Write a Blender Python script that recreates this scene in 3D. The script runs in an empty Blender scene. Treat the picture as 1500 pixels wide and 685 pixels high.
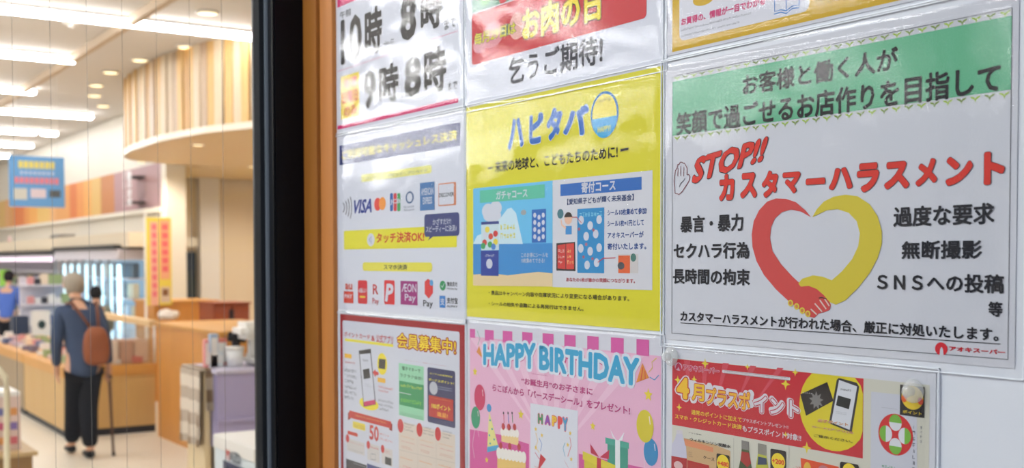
import bpy, bmesh, math, random
from mathutils import Vector, Matrix, noise
R = math.radians
C = bpy.context.scene.collection
rnd = random.Random(7)

# ---------------------------------------------------------------- camera, world, exposure
F, PPY = 1667.0, 434.125                      # focal length and optical centre for a 1500 px wide frame
yaw, pitch, roll = R(33.59458), R(-1.83107538), R(-0.09042155)
_f = Vector((-math.cos(yaw), math.sin(yaw), 0)); _r = Vector((math.sin(yaw), math.cos(yaw), 0)); _u = Vector((0, 0, 1))
FWD = _f*math.cos(pitch) + _u*math.sin(pitch); _u2 = -_f*math.sin(pitch) + _u*math.cos(pitch)
RGT = _r*math.cos(roll) + _u2*math.sin(roll); UPV = -_r*math.sin(roll) + _u2*math.cos(roll)
EYE = Vector((0, -0.84, 1.65))
cd = bpy.data.cameras.new('camera'); cam = bpy.data.objects.new('camera', cd); C.objects.link(cam)
cam.matrix_world = Matrix(((RGT.x, UPV.x, -FWD.x, EYE.x), (RGT.y, UPV.y, -FWD.y, EYE.y), (RGT.z, UPV.z, -FWD.z, EYE.z), (0, 0, 0, 1)))
cd.sensor_width = 36; cd.lens = F*36/1500; cd.shift_y = (PPY-342.5)/1500
cd.clip_start = 0.05; cd.clip_end = 200
cd.dof.use_dof = True; cd.dof.focus_distance = 1.2; cd.dof.aperture_fstop = 8.0
bpy.context.scene.camera = cam
W = bpy.data.worlds.new('World'); bpy.context.scene.world = W; W.use_nodes = True
W.node_tree.nodes['Background'].inputs[0].default_value = (0.80, 0.86, 1.0, 1)
W.node_tree.nodes['Background'].inputs[1].default_value = 0.95
vs = bpy.context.scene.view_settings
vs.view_transform = 'Standard'; vs.look = 'None'; vs.gamma = 1; vs.use_curve_mapping = False; vs.exposure = 0.0
STRIP_POWER = 24.0

def at(px, py, x=None, y=None, z=None):
    """the place in the world on the plane x=, y= or z= that the photograph shows at px, py"""
    d = FWD + RGT*((px-750)/F) - UPV*((py-PPY)/F)
    t = (x-EYE.x)/d.x if x is not None else (y-EYE.y)/d.y if y is not None else (z-EYE.z)/d.z
    return EYE + d*t
def P(px, py):
    p = at(px, py, y=0.0); return (p.x, p.z)

# ---------------------------------------------------------------- materials
def lin(c): c = c/255; return c/12.92 if c <= .04045 else ((c+.055)/1.055)**2.4
MATS = {}
def mat(rgb, rough=.6, spec=.3, name=None, metal=0, gain=(1, 1, 1), emit=0, relief=0, scale=40):
    key = (rgb, rough, spec, name, metal, gain, emit, relief, scale)
    if key in MATS: return MATS[key]
    m = bpy.data.materials.new(name or 'paint'); m.use_nodes = True
    nt = m.node_tree; b = nt.nodes['Principled BSDF']
    col = tuple(min(.93, lin(v)*g) for v, g in zip(rgb, gain)) + (1,)
    b.inputs['Base Color'].default_value = col
    b.inputs['Roughness'].default_value = rough
    b.inputs['Specular IOR Level'].default_value = spec
    b.inputs['Metallic'].default_value = metal
    if emit:
        b.inputs['Emission Color'].default_value = col; b.inputs['Emission Strength'].default_value = emit
    if relief:
        tc = nt.nodes.new('ShaderNodeTexCoord'); n = nt.nodes.new('ShaderNodeTexNoise'); n.inputs['Scale'].default_value = scale
        nt.links.new(tc.outputs['Object'], n.inputs['Vector'])
        mx = nt.nodes.new('ShaderNodeMix'); mx.data_type = 'RGBA'; mx.blend_type = 'MULTIPLY'
        mx.inputs[6].default_value = col
        cr = nt.nodes.new('ShaderNodeMapRange'); cr.inputs[3].default_value = 1-relief; cr.inputs[4].default_value = 1+relief*.4
        nt.links.new(n.outputs['Fac'], cr.inputs[0]); nt.links.new(cr.outputs[0], mx.inputs[7]); mx.inputs[0].default_value = 1
        nt.links.new(mx.outputs[2], b.inputs['Base Color'])
    MATS[key] = m; return m
def ink(rgb): return mat(rgb, .55, .3, 'ink', gain=(.98, .97, .99))
def wood(rgb, name='wood', vertical=True, amt=.25, rough=.45, sc=6):
    m = bpy.data.materials.new(name); m.use_nodes = True; nt = m.node_tree; b = nt.nodes['Principled BSDF']
    tc = nt.nodes.new('ShaderNodeTexCoord'); mp = nt.nodes.new('ShaderNodeMapping')
    mp.inputs['Scale'].default_value = (sc*4, sc*4, sc*.25) if vertical else (sc*.25, sc*.25, sc*4)
    n = nt.nodes.new('ShaderNodeTexNoise'); n.inputs['Scale'].default_value = 1.0; n.inputs['Detail'].default_value = 5
    r = nt.nodes.new('ShaderNodeValToRGB'); c = [lin(v) for v in rgb]
    r.color_ramp.elements[0].position = .3; r.color_ramp.elements[1].position = .7
    r.color_ramp.elements[0].color = tuple(v*(1-amt) for v in c)+(1,); r.color_ramp.elements[1].color = tuple(min(1, v*(1+amt*.5)) for v in c)+(1,)
    nt.links.new(tc.outputs['Object'], mp.inputs[0]); nt.links.new(mp.outputs[0], n.inputs['Vector'])
    nt.links.new(n.outputs['Fac'], r.inputs[0]); nt.links.new(r.outputs[0], b.inputs['Base Color'])
    b.inputs['Roughness'].default_value = rough
    return m
def clear(name, rough=.04, bump=0.0, bscale=300, tint=(1, 1, 1), ior=1.45, dist=.0002, big=0.0, bigscale=20):
    """thin clear plastic or glass sheet: lets light through and mirrors at grazing angles"""
    m = bpy.data.materials.new(name); m.use_nodes = True; nt = m.node_tree; nt.nodes.remove(nt.nodes['Principled BSDF'])
    out = nt.nodes['Material Output']; mix = nt.nodes.new('ShaderNodeMixShader'); tr = nt.nodes.new('ShaderNodeBsdfTransparent')
    gl = nt.nodes.new('ShaderNodeBsdfGlossy'); fr = nt.nodes.new('ShaderNodeFresnel'); 
    ge = nt.nodes.new('ShaderNodeNewGeometry'); mr = nt.nodes.new('ShaderNodeMapRange')   # a thin sheet reflects alike from both sides
    mr.inputs[3].default_value = ior; mr.inputs[4].default_value = 1/ior
    nt.links.new(ge.outputs['Backfacing'], mr.inputs[0]); nt.links.new(mr.outputs[0], fr.inputs[0])
    tr.inputs[0].default_value = tint+(1,); gl.inputs['Roughness'].default_value = rough
    if bump:
        tc = nt.nodes.new('ShaderNodeTexCoord'); n = nt.nodes.new('ShaderNodeTexNoise'); n.inputs['Scale'].default_value = bscale
        n.inputs['Detail'].default_value = 1.5; bp = nt.nodes.new('ShaderNodeBump'); bp.inputs['Strength'].default_value = bump
        bp.inputs['Distance'].default_value = dist
        nt.links.new(tc.outputs['Object'], n.inputs['Vector']); nt.links.new(n.outputs['Fac'], bp.inputs['Height'])
        nt.links.new(bp.outputs[0], gl.inputs['Normal']); nt.links.new(bp.outputs[0], fr.inputs['Normal'])
        if big:
            n2 = nt.nodes.new('ShaderNodeTexNoise'); n2.inputs['Scale'].default_value = bigscale; n2.inputs['Detail'].default_value = .5
            bp2 = nt.nodes.new('ShaderNodeBump'); bp2.inputs['Strength'].default_value = 1; bp2.inputs['Distance'].default_value = big
            nt.links.new(tc.outputs['Object'], n2.inputs['Vector']); nt.links.new(n2.outputs['Fac'], bp2.inputs['Height'])
            nt.links.new(bp2.outputs[0], bp.inputs['Normal'])
    nt.links.new(fr.outputs[0], mix.inputs[0]); nt.links.new(tr.outputs[0], mix.inputs[1]); nt.links.new(gl.outputs[0], mix.inputs[2])
    nt.links.new(mix.outputs[0], out.inputs[0]); return m

M_film = clear('laminate_film', rough=.035, bump=1.0, bscale=600, dist=.000036, ior=1.46, big=.0014, bigscale=14)
M_door = clear('chiller_glass', rough=.02, ior=1.12)
M_glass = clear('window_glass', rough=.0, ior=1.25)
M_rimw = mat((214, 216, 222), .15, .6, 'pouch_edge_highlight', gain=(1.3, 1.3, 1.3))
M_clear = clear('clear_plastic', rough=.08, ior=1.5, tint=(.97, .98, .98))

# ---------------------------------------------------------------- object helpers
def tag(o, label=None, cat=None, group=None, kind=None):
    if label: o['label'] = label
    if cat: o['category'] = cat
    if group: o['group'] = group
    if kind: o['kind'] = kind
    return o
def thing(name, label, cat, loc=(0, 0, 0), rz=0, group=None):
    o = bpy.data.objects.new(name, None); o.empty_display_size = .05; C.objects.link(o); o.location = loc; o.rotation_euler.z = rz
    return tag(o, label, cat, group)
def link(name, me, m, parent=None, world=True):
    o = bpy.data.objects.new(name, me); C.objects.link(o)
    if m and not me.materials: me.materials.append(m)
    if parent:
        o.parent = parent
        if world: o.matrix_parent_inverse = Matrix.LocRotScale(parent.location, parent.rotation_euler, (1, 1, 1)).inverted()
    return o
def build(name, bm, m, parent=None, smooth=False, world=True):
    me = bpy.data.meshes.new(name); bm.normal_update(); bm.to_mesh(me); bm.free()
    if smooth:
        for p in me.polygons: p.use_smooth = True
    return link(name, me, m, parent, world)
def bbox(bm, x0, x1, y0, y1, z0, z1, bev=0, rot=None, cen=None):
    r = bmesh.ops.create_cube(bm, size=1)
    bmesh.ops.scale(bm, vec=(x1-x0, y1-y0, z1-z0), verts=r['verts'])
    if bev:
        es = list({e for v in r['verts'] for e in v.link_edges})
        q = bmesh.ops.bevel(bm, geom=es, offset=bev, segments=2, affect='EDGES')
        r['verts'] = list({v for f in q['faces'] for v in f.verts} | {v for v in r['verts'] if v.is_valid})
    if rot: bmesh.ops.rotate(bm, cent=(0, 0, 0), matrix=rot, verts=r['verts'])
    bmesh.ops.translate(bm, vec=((x0+x1)/2, (y0+y1)/2, (z0+z1)/2), verts=r['verts'])
def box(name, x0, x1, y0, y1, z0, z1, m, parent=None, bev=0, world=True, rot=None):
    bm = bmesh.new(); bbox(bm, x0, x1, y0, y1, z0, z1, bev, rot); return build(name, bm, m, parent, world=world)
def tube(name, pts, r, m, parent=None, n=10, world=True, bm=None):
    own = bm is None; bm = bm or bmesh.new(); prev = None; pts = [Vector(p) for p in pts]
    rs = r if isinstance(r, (list, tuple)) else [r]*len(pts)
    for i, p in enumerate(pts):
        t = (pts[min(i+1, len(pts)-1)]-pts[max(i-1, 0)]).normalized()
        a = t.orthogonal().normalized() if abs(t.z) > .99 else t.cross(Vector((0, 0, 1))).normalized(); b = t.cross(a)
        ring = [bm.verts.new(p+(a*math.cos(k*2*math.pi/n)+b*math.sin(k*2*math.pi/n))*rs[i]) for k in range(n)]
        if prev:
            for k in range(n): bm.faces.new((prev[k], prev[(k+1) % n], ring[(k+1) % n], ring[k]))
        else: bm.faces.new(ring[::-1])
        prev = ring
    bm.faces.new(prev)
    return build(name, bm, m, parent, True, world) if own else bm
def lathe(name, prof, m, parent=None, n=24, origin=(0, 0, 0), axis='Z', world=True):
    bm = bmesh.new(); prev = None; o = Vector(origin)
    for r, h in prof:
        ring = []
        for k in range(n):
            a = k*2*math.pi/n; v = Vector((r*math.cos(a), r*math.sin(a), h)) if axis == 'Z' else Vector((r*math.cos(a), -h, r*math.sin(a)))
            ring.append(bm.verts.new(o+v))
        if prev:
            for k in range(n): bm.faces.new((prev[k], prev[(k+1) % n], ring[(k+1) % n], ring[k]))
        prev = ring
    bmesh.ops.remove_doubles(bm, verts=bm.verts, dist=1e-6)
    return build(name, bm, m, parent, True, world)
def struct(name, x0, x1, y0, y1, z0, z1, m, parent=None, bev=0):
    o = box(name, x0, x1, y0, y1, z0, z1, m, parent, bev)
    if not parent: o['kind'] = 'structure'
    return o

# ================================================================ SETTING: the wall with the notices
M_board = mat((206, 208, 216), .35, .4, 'white_wall_board', gain=(1.08, 1.08, 1.06), relief=.03, scale=3)
u457, u476, u494 = P(457, 340)[0], P(476, 340)[0], P(494.3, 340)[0]
wl = struct('wall_right', u494-.02, 1.6, 0, .12, 0, 3.0, M_board)
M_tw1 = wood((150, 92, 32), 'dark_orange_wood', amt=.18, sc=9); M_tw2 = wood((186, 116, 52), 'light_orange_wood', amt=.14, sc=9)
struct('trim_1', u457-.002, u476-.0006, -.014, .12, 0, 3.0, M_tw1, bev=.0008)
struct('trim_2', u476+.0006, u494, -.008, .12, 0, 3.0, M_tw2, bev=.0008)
# window that looks into the shop: a glazed screen square to the notice wall
XG = -1.97
M_black = mat((7, 8, 12), .35, .12, 'black_frame_metal'); M_silver = mat((150, 158, 168), .35, .5, 'silver_bead', metal=.6)
win = bpy.data.objects.new('window_1', None); win.location = (XG, -1.0, 0); C.objects.link(win); win['kind'] = 'structure'
box('window_frame', -2.03, u457-.004, -.0695, -.0005, 0, 3.0, M_black, win, .003)
box('bead', -1.975, -1.948, -.0742, -.0696, 0, 3.0, M_silver, win)
box('gasket', -1.985, -1.955, -.083, -.0743, 0, 3.0, mat((30, 32, 36), .8, .1, 'rubber'), win)
box('window_frame', -2.02, -1.925, -1.98, -1.90, 0, 3.0, M_black, win, .003)
box('window_frame', -2.02, -1.925, -3.40, -3.30, 0, 3.0, M_black, win, .003)
box('window_frame', -2.02, -1.925, -3.30, -.07, 0, .10, M_black, win, .003)
box('pane', XG-.004, XG+.004, -1.91, -.078, .1, 3.0, M_glass, win)
box('pane', XG-.004, XG+.004, -3.31, -1.97, .1, 3.0, M_glass, win)
M_wire = mat((130, 128, 124), .5, .3, 'wire')
wm = None
for i in range(31):
    y = -.089-.0575*i
    if wm is None:
        w = tube('wire', [(XG, y, .1), (XG, y, 3.0)], .00034, M_wire, win, 6); wm = w.data
    else:
        w = bpy.data.objects.new('wire', wm); C.objects.link(w); w.parent = win; w.matrix_parent_inverse = Matrix.Translation((-XG, 1.0, 0)); w.location = (0, y+.089, 0)

# entrance lobby around the camera
M_conc = mat((150, 150, 150), .6, .3, 'lobby_paint'); M_lobf = mat((120, 120, 122), .4, .4, 'lobby_floor_tile', relief=.1, scale=5)
struct('ceiling_lobby', -2.03, 2.2, -4.0, .12, 3.0, 3.1, M_conc)
struct('floor_lobby', -1.895, 5.0, -6.0, .12, -.1, 0, M_lobf)
struct('wall_front', -2.12, -2.031, -22.0, -3.41, 0, 3.9, M_conc)
struct('wall_over_window', -2.12, -2.031, -3.4, 0.0, 3.0, 3.9, M_conc)
struct('wall_inner', -2.12, -2.031, 0.0, 7.5, 0, 3.9, mat((225, 210, 180), .6, .3, 'shop_paint'))

for lx, ly in ((-1.45, -1.35), (.6, -1.6), (-1.2, -3.0), (.6, -3.0)):  # unseen lights added to brighten the notices, strongest at the left
    t = thing('added_lobby_light', 'unseen square ceiling light added to brighten the notices', 'ceiling light', (lx, ly, 3.0), group='added lobby lights')
    box('housing', lx-.3, lx+.3, ly-.3, ly+.3, 2.96, 3.0, mat((235, 235, 235), .4, .4, 'light_body'), t)
    box('diffuser', lx-.27, lx+.27, ly-.27, ly+.27, 2.95, 2.959, mat((235, 244, 255), .5, .3, 'added_lobby_diffuser', emit=44.0 if (ly > -1.5)  else 2.5), t)

# ================================================================ SETTING: the shop
M_floor = mat((226, 218, 202), .35, .45, 'shop_floor_vinyl', relief=.06, scale=1.5)
M_ceil = mat((222, 218, 214), .8, .2, 'shop_ceiling', relief=.02, scale=1)
M_beige = mat((228, 213, 190), .6, .3, 'beige_wall'); M_cream = mat((232, 226, 214), .5, .3, 'cream_panel')
struct('floor', -30, -1.9, -22, 7.5, -.1, 0, M_floor)
struct('ceiling', -30, -2.03, -22, 7.5, 3.8, 3.9, M_ceil)
struct('wall_far', -30, -29.9, -22, 7.5, 0, 3.8, M_cream)
struct('wall_left', -30, -2.03, -22.1, -22, 0, 3.9, M_cream)
struct('wall_rear', -30, -2.03, 7.5, 7.6, 0, 3.9, M_beige)
# ceiling drop beyond the light rows
struct('trim_3', -30, -2.12, 1.93, 1.99, 3.72, 3.8, mat((200, 180, 155), .7, .2, 'ceiling_step'))
# display wall behind the chillers
YW = 3.7
struct('wall_display', -29.9, -14.95, YW, YW+.15, 0, 3.79, M_cream)
struct('trim_4', -15.12, -14.9, YW-.06, YW+.2, 0, 2.95, M_cream)
band_cols = [(214, 120, 60), (226, 150, 80), (232, 170, 90), (224, 186, 110), (228, 176, 120), (222, 160, 96)]
bw = tag(bpy.data.objects.new('picture_band', None), kind='structure'); bw.location = (-22, YW, 2.4); C.objects.link(bw)
xb = -29.8; i = 0
while xb < -18.5:
    w_ = rnd.choice([.5, .8, 1.1]); x1 = min(xb+w_, -18.4)
    box('panel', xb, x1-.01, YW-.03, YW-.002, 2.36, 2.96, mat(band_cols[i % 6], .5, .3, 'warm_graphic'), bw); xb = x1; i += 1
box('panel', -18.39, -17.6, YW-.03, YW-.002, 2.36, 2.96, mat((196, 128, 74), .5, .3, 'brown_graphic'), bw)
box('panel', -17.59, -15.12, YW-.03, YW-.002, 2.36, 2.96, mat((176, 138, 142), .5, .3, 'mauve_graphic'), bw)
struct('trim_5', -29.9, -15.12, YW-.10, YW-.031, 2.30, 2.36, M_cream)
struct('trim_6', -29.9, -14.9, YW-.55, YW-.06, 1.83, 2.02, mat((222, 208, 184), .6, .3, 'valance_under'))
# deli alcove wall, pillar and dark doorway
struct('wall_alcove', -17.3, -17.1, YW+.2, 7.5, 0, 3.79, M_beige)
struct('trim_7', -17.1, -16.9, 4.75, 5.05, 0, 3.79, mat((226, 224, 224), .5, .3, 'pale_pillar'))
struct('door_1', -17.09, -17.03, 4.12, 4.72, 0, 1.78, mat((40, 52, 66), .3, .5, 'dark_door'))
struct('trim_8', -17.1, -16.98, YW+.2, 4.74, 1.86, 2.0, M_cream)

# canopy with boarded fascia
arc = [(-14.9, 4.6), (-14.75, 3.6), (-14.4, 3.05), (-13.9, 2.86), (-13.2, 2.77), (-12.0, 2.74), (-11.0, 2.88), (-10.2, 3.19), (-9.2, 3.55), (-8.2, 4.05), (-7.2, 4.8)]
def resample(pl, step):
    pts = [Vector((a, b, 0)) for a, b in pl]; out = [pts[0]]; left = step
    for a, b in zip(pts, pts[1:]):
        L = (b-a).length; d = left
        while d <= L: out.append(a+(b-a)*(d/L)); d += step
        left = d-L
    return out
cp = resample(arc, .125)
can = thing('canopy', 'curved deli canopy faced with upright tan and pale boards', 'canopy', (-12, 4, 2.9))
bm = bmesh.new()
lo = [bm.verts.new((p.x, p.y, 2.90)) for p in cp]; back = [(-7.2, 7.4), (-17.0, 7.4), (-17.0, 3.95), (-15.0, 3.95)]
lo += [bm.verts.new((a, b, 2.90)) for a, b in back]; f = bm.faces.new(lo)
r = bmesh.ops.extrude_face_region(bm, geom=[f]); bmesh.ops.translate(bm, vec=(0, 0, .04), verts=[v for v in r['geom'] if isinstance(v, bmesh.types.BMVert)])
build('underside', bm, mat((226, 200, 156), .5, .3, 'tan_soffit'), can)
bm = bmesh.new(); prev = None
for i, p in enumerate(cp):
    t = (cp[min(i+1, len(cp)-1)]-cp[max(i-1, 0)]).normalized(); nrm = Vector((t.y, -t.x, 0))
    q = [bm.verts.new(p+nrm*a+Vector((0, 0, z))) for a, z in ((-.01, 2.90), (.035, 2.90), (.035, 2.965), (-.01, 2.965))]
    if prev:
        for k in range(4): bm.faces.new((prev[k], prev[(k+1) % 4], q[(k+1) % 4], q[k]))
    prev = q
build('rim', bm, mat((240, 230, 214), .4, .4, 'white_rim'), can)
slat_m = [wood((222, 182, 118), 'tan_board', amt=.2), wood((206, 160, 96), 'amber_board', amt=.2), wood((216, 196, 166), 'pale_board', amt=.12), wood((190, 164, 136), 'grey_board', amt=.12)]
for i in range(len(cp)-1):
    a, b = cp[i], cp[i+1]; d = b-a; ang = math.atan2(d.y, d.x); L = d.length-.010
    bm = bmesh.new(); bbox(bm, -L/2, L/2, -.012, .012, 2.966, 3.795, .003)
    bmesh.ops.rotate(bm, cent=(0, 0, 0), matrix=Matrix.Rotation(ang, 3, 'Z'), verts=bm.verts); c = (a+b)/2
    off = (.015 if i % 3 == 0 else 0); bmesh.ops.translate(bm, vec=(c.x, c.y-off, 0), verts=bm.verts)
    build('board', bm, slat_m[rnd.choice([0, 0, 1, 2, 2, 3])], can)

# ceiling light rows; the three nearest the window are unseen, added for their light
M_strip = mat((252, 252, 255), .5, .3, 'lit_tube', emit=STRIP_POWER)
M_body = mat((235, 235, 235), .4, .4, 'light_body')
rows = [(-4.0, 1.9, 'unseen and added for light, nearest the window'), (-6.1, 1.9, 'unseen and added for light, second from the window'), (-8.2, 1.9, 'unseen and added for light, third from the window'), (-10.3, 3.12, 'the longest one seen, at the top of the view'),
        (-12.52, 2.0, 'second one down in the view'), (-15.12, 2.1, 'third one down in the view'), (-17.28, 3.3, 'fourth one down, ending beside the canopy'),
        (-19.9, 3.03, 'fifth one down, with a short tube at its end'), (-22.2, 3.42, 'sixth one down in the view'), (-24.6, 3.44, 'lowest and farthest above the blue sign')]
for x, y1, what in rows:
    t = thing('strip_light', 'white ceiling strip light, '+what, 'ceiling light', (x, y1, 3.8), group='rows of ceiling strip lights')
    box('housing', x-.05, x+.05, -11.6, y1-.02, 3.77, 3.80, M_body, t)
    tube('tube_lamp', [(x, -11.6, 3.745), (x, -11.57, 3.745), (x, y1-.03, 3.745), (x, y1, 3.745)], [.018, .036, .036, .018], M_strip, t, 12)
t = thing('strip_light', 'short white ceiling strip light just past the end of the fifth row', 'ceiling light', (-19.9, 3.2, 3.8))
box('housing', -19.95, -19.85, 3.1, 3.36, 3.77, 3.80, M_body, t)
tube('tube_lamp', [(-19.9, 3.1, 3.745), (-19.9, 3.12, 3.745), (-19.9, 3.34, 3.745), (-19.9, 3.36, 3.745)], [.018, .036, .036, .018], M_strip, t, 12)
M_down = mat((255, 225, 175), .5, .3, 'lit_downlight', emit=2.6)
dl = [(304, 19, 'highest one in the view'), (365, 52, 'beside the black frame, under the long strip light'), (272, 69, 'above the middle of the boards'), (205, 88, 'over the left boards'),
      (162, 106, 'fourth along the curve of downlights'), (141, 125, 'fifth along the curve of downlights'), (138, 140, 'second lowest of the curve'), (151, 155, 'lowest of the curve')]
for px, py, what in dl:
    p = at(px, py, z=3.79)
    t = thing('downlight', 'round warm ceiling downlight, '+what, 'ceiling light', p, group='warm ceiling downlights')
    lathe('ring', [(.075, .01), (.095, .01), (.10, -.004), (.078, -.008), (.075, 0)], M_body, t, origin=p)
    lathe('lamp', [(.0001, -.002), (.074, -.002), (.074, -.007), (.0001, -.007)], M_down, t, origin=p)
def canopy_lamp(t, p):
    ld = bpy.data.lights.new('bulb', 'SPOT'); ld.energy = 72; ld.spot_size = R(160); ld.spot_blend = .6; ld.color = (1, .88, .72); ld.shadow_soft_size = .06
    o = bpy.data.objects.new('bulb', ld); C.objects.link(o); o.location = (p.x, p.y, p.z-.03); o.parent = t; o.matrix_parent_inverse = Matrix.Translation(t.location).inverted()
for x_, y_, what in [(-15.6, 5.2, 'by the alcove wall'), (-13.6, 6.4, 'toward the back'), (-10.5, 5.0, 'right of the frame'), (-9.0, 5.6, 'near the end')]:  # extra lamps added to brighten the alcove
    p = Vector((x_, y_, 2.895)); t = thing('downlight', 'extra lamp added deep in the canopy underside, '+what, 'ceiling light', p, group='canopy downlights')
    lathe('ring', [(.05, .006), (.066, .006), (.07, -.004), (.052, -.006), (.05, 0)], M_body, t, origin=p)
    lathe('lamp', [(.0001, -.001), (.05, -.001), (.05, -.005), (.0001, -.005)], M_down, t, origin=p); canopy_lamp(t, p)
for px, py, what in [(207, 237, 'at the left end of the canopy'), (290, 212, 'near the middle of the canopy'), (370, 244, 'above the beige wall by the black frame')]:
    p = at(px, py, z=2.895)
    t = thing('downlight', 'small lamp set in the canopy underside, '+what, 'ceiling light', p, group='canopy downlights')
    lathe('ring', [(.05, .006), (.066, .006), (.07, -.004), (.052, -.006), (.05, 0)], M_body, t, origin=p)
    lathe('lamp', [(.0001, -.001), (.05, -.001), (.05, -.005), (.0001, -.005)], M_down, t, origin=p)
    canopy_lamp(t, p)
p = at(104, 33, z=3.8)
t = thing('smoke_detector', 'small white round detector on the ceiling between the strip lights', 'detector', p)
lathe('base', [(.0001, 0), (.07, 0), (.07, -.015), (.05, -.02), (.0001, -.02)], mat((240, 236, 230), .4, .4, 'white_plastic'), t, origin=p)
lathe('sensor', [(.0001, -.02), (.035, -.02), (.03, -.045), (.0001, -.048)], mat((240, 236, 230), .4, .4, 'white_plastic'), t, origin=p)

#==TEXT
FONT_CACHE = {}
def glyphs(body, off):
    """flat glyph mesh; a bolder weight adds a band of width off around every contour"""
    k = (body, round(off, 4))
    if k in FONT_CACHE: return FONT_CACHE[k]
    if off > 0:
        vs_, fs = glyphs(body, 0); cnt = {}
        for f_ in fs:
            for i in range(len(f_)):
                e = (f_[i], f_[(i+1) % len(f_)]); q = (min(e), max(e)); cnt[q] = cnt.get(q, 0)+1
        out = list(vs_); ff = list(fs); seen = set(); h = off*.5 + .001
        for (a, b), c_ in cnt.items():
            if c_ != 1: continue
            A, B = Vector(vs_[a]), Vector(vs_[b]); d = B-A
            if d.length < 1e-6: continue
            d.normalize(); n_ = Vector((-d.y, d.x))*h; n = len(out)
            out += [tuple(A+n_), tuple(B+n_), tuple(B-n_), tuple(A-n_)]; ff.append((n, n+1, n+2, n+3))
            for v in (a, b):
                if v in seen: continue
                seen.add(v); n = len(out); V = vs_[v]
                out += [(V[0]+h*math.cos(j*math.pi/3), V[1]+h*math.sin(j*math.pi/3)) for j in range(6)]; ff.append(tuple(range(n, n+6)))
        FONT_CACHE[k] = (out, ff); return FONT_CACHE[k]
    c = bpy.data.curves.new('txt', 'FONT'); c.body = body; c.resolution_u = 2
    if '\n' in body: c.align_x = 'CENTER'; c.space_line = .95
    o = bpy.data.objects.new('txt', c); C.objects.link(o)
    dg = bpy.context.evaluated_depsgraph_get(); me = bpy.data.meshes.new_from_object(o.evaluated_get(dg))
    m_ = {}; vs_ = []; idx = []
    for v in me.vertices:
        q = (round(v.co.x, 5), round(v.co.y, 5))
        if q not in m_: m_[q] = len(vs_); vs_.append(q)
        idx.append(m_[q])
    fs = []
    for p in me.polygons:
        t_ = [idx[i] for i in p.vertices]
        if len(set(t_)) == len(t_): fs.append(tuple(t_))
    bpy.data.objects.remove(o); bpy.data.curves.remove(c); bpy.data.meshes.remove(me)
    FONT_CACHE[k] = (vs_, fs); return FONT_CACHE[k]
STEP = .00008
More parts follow.
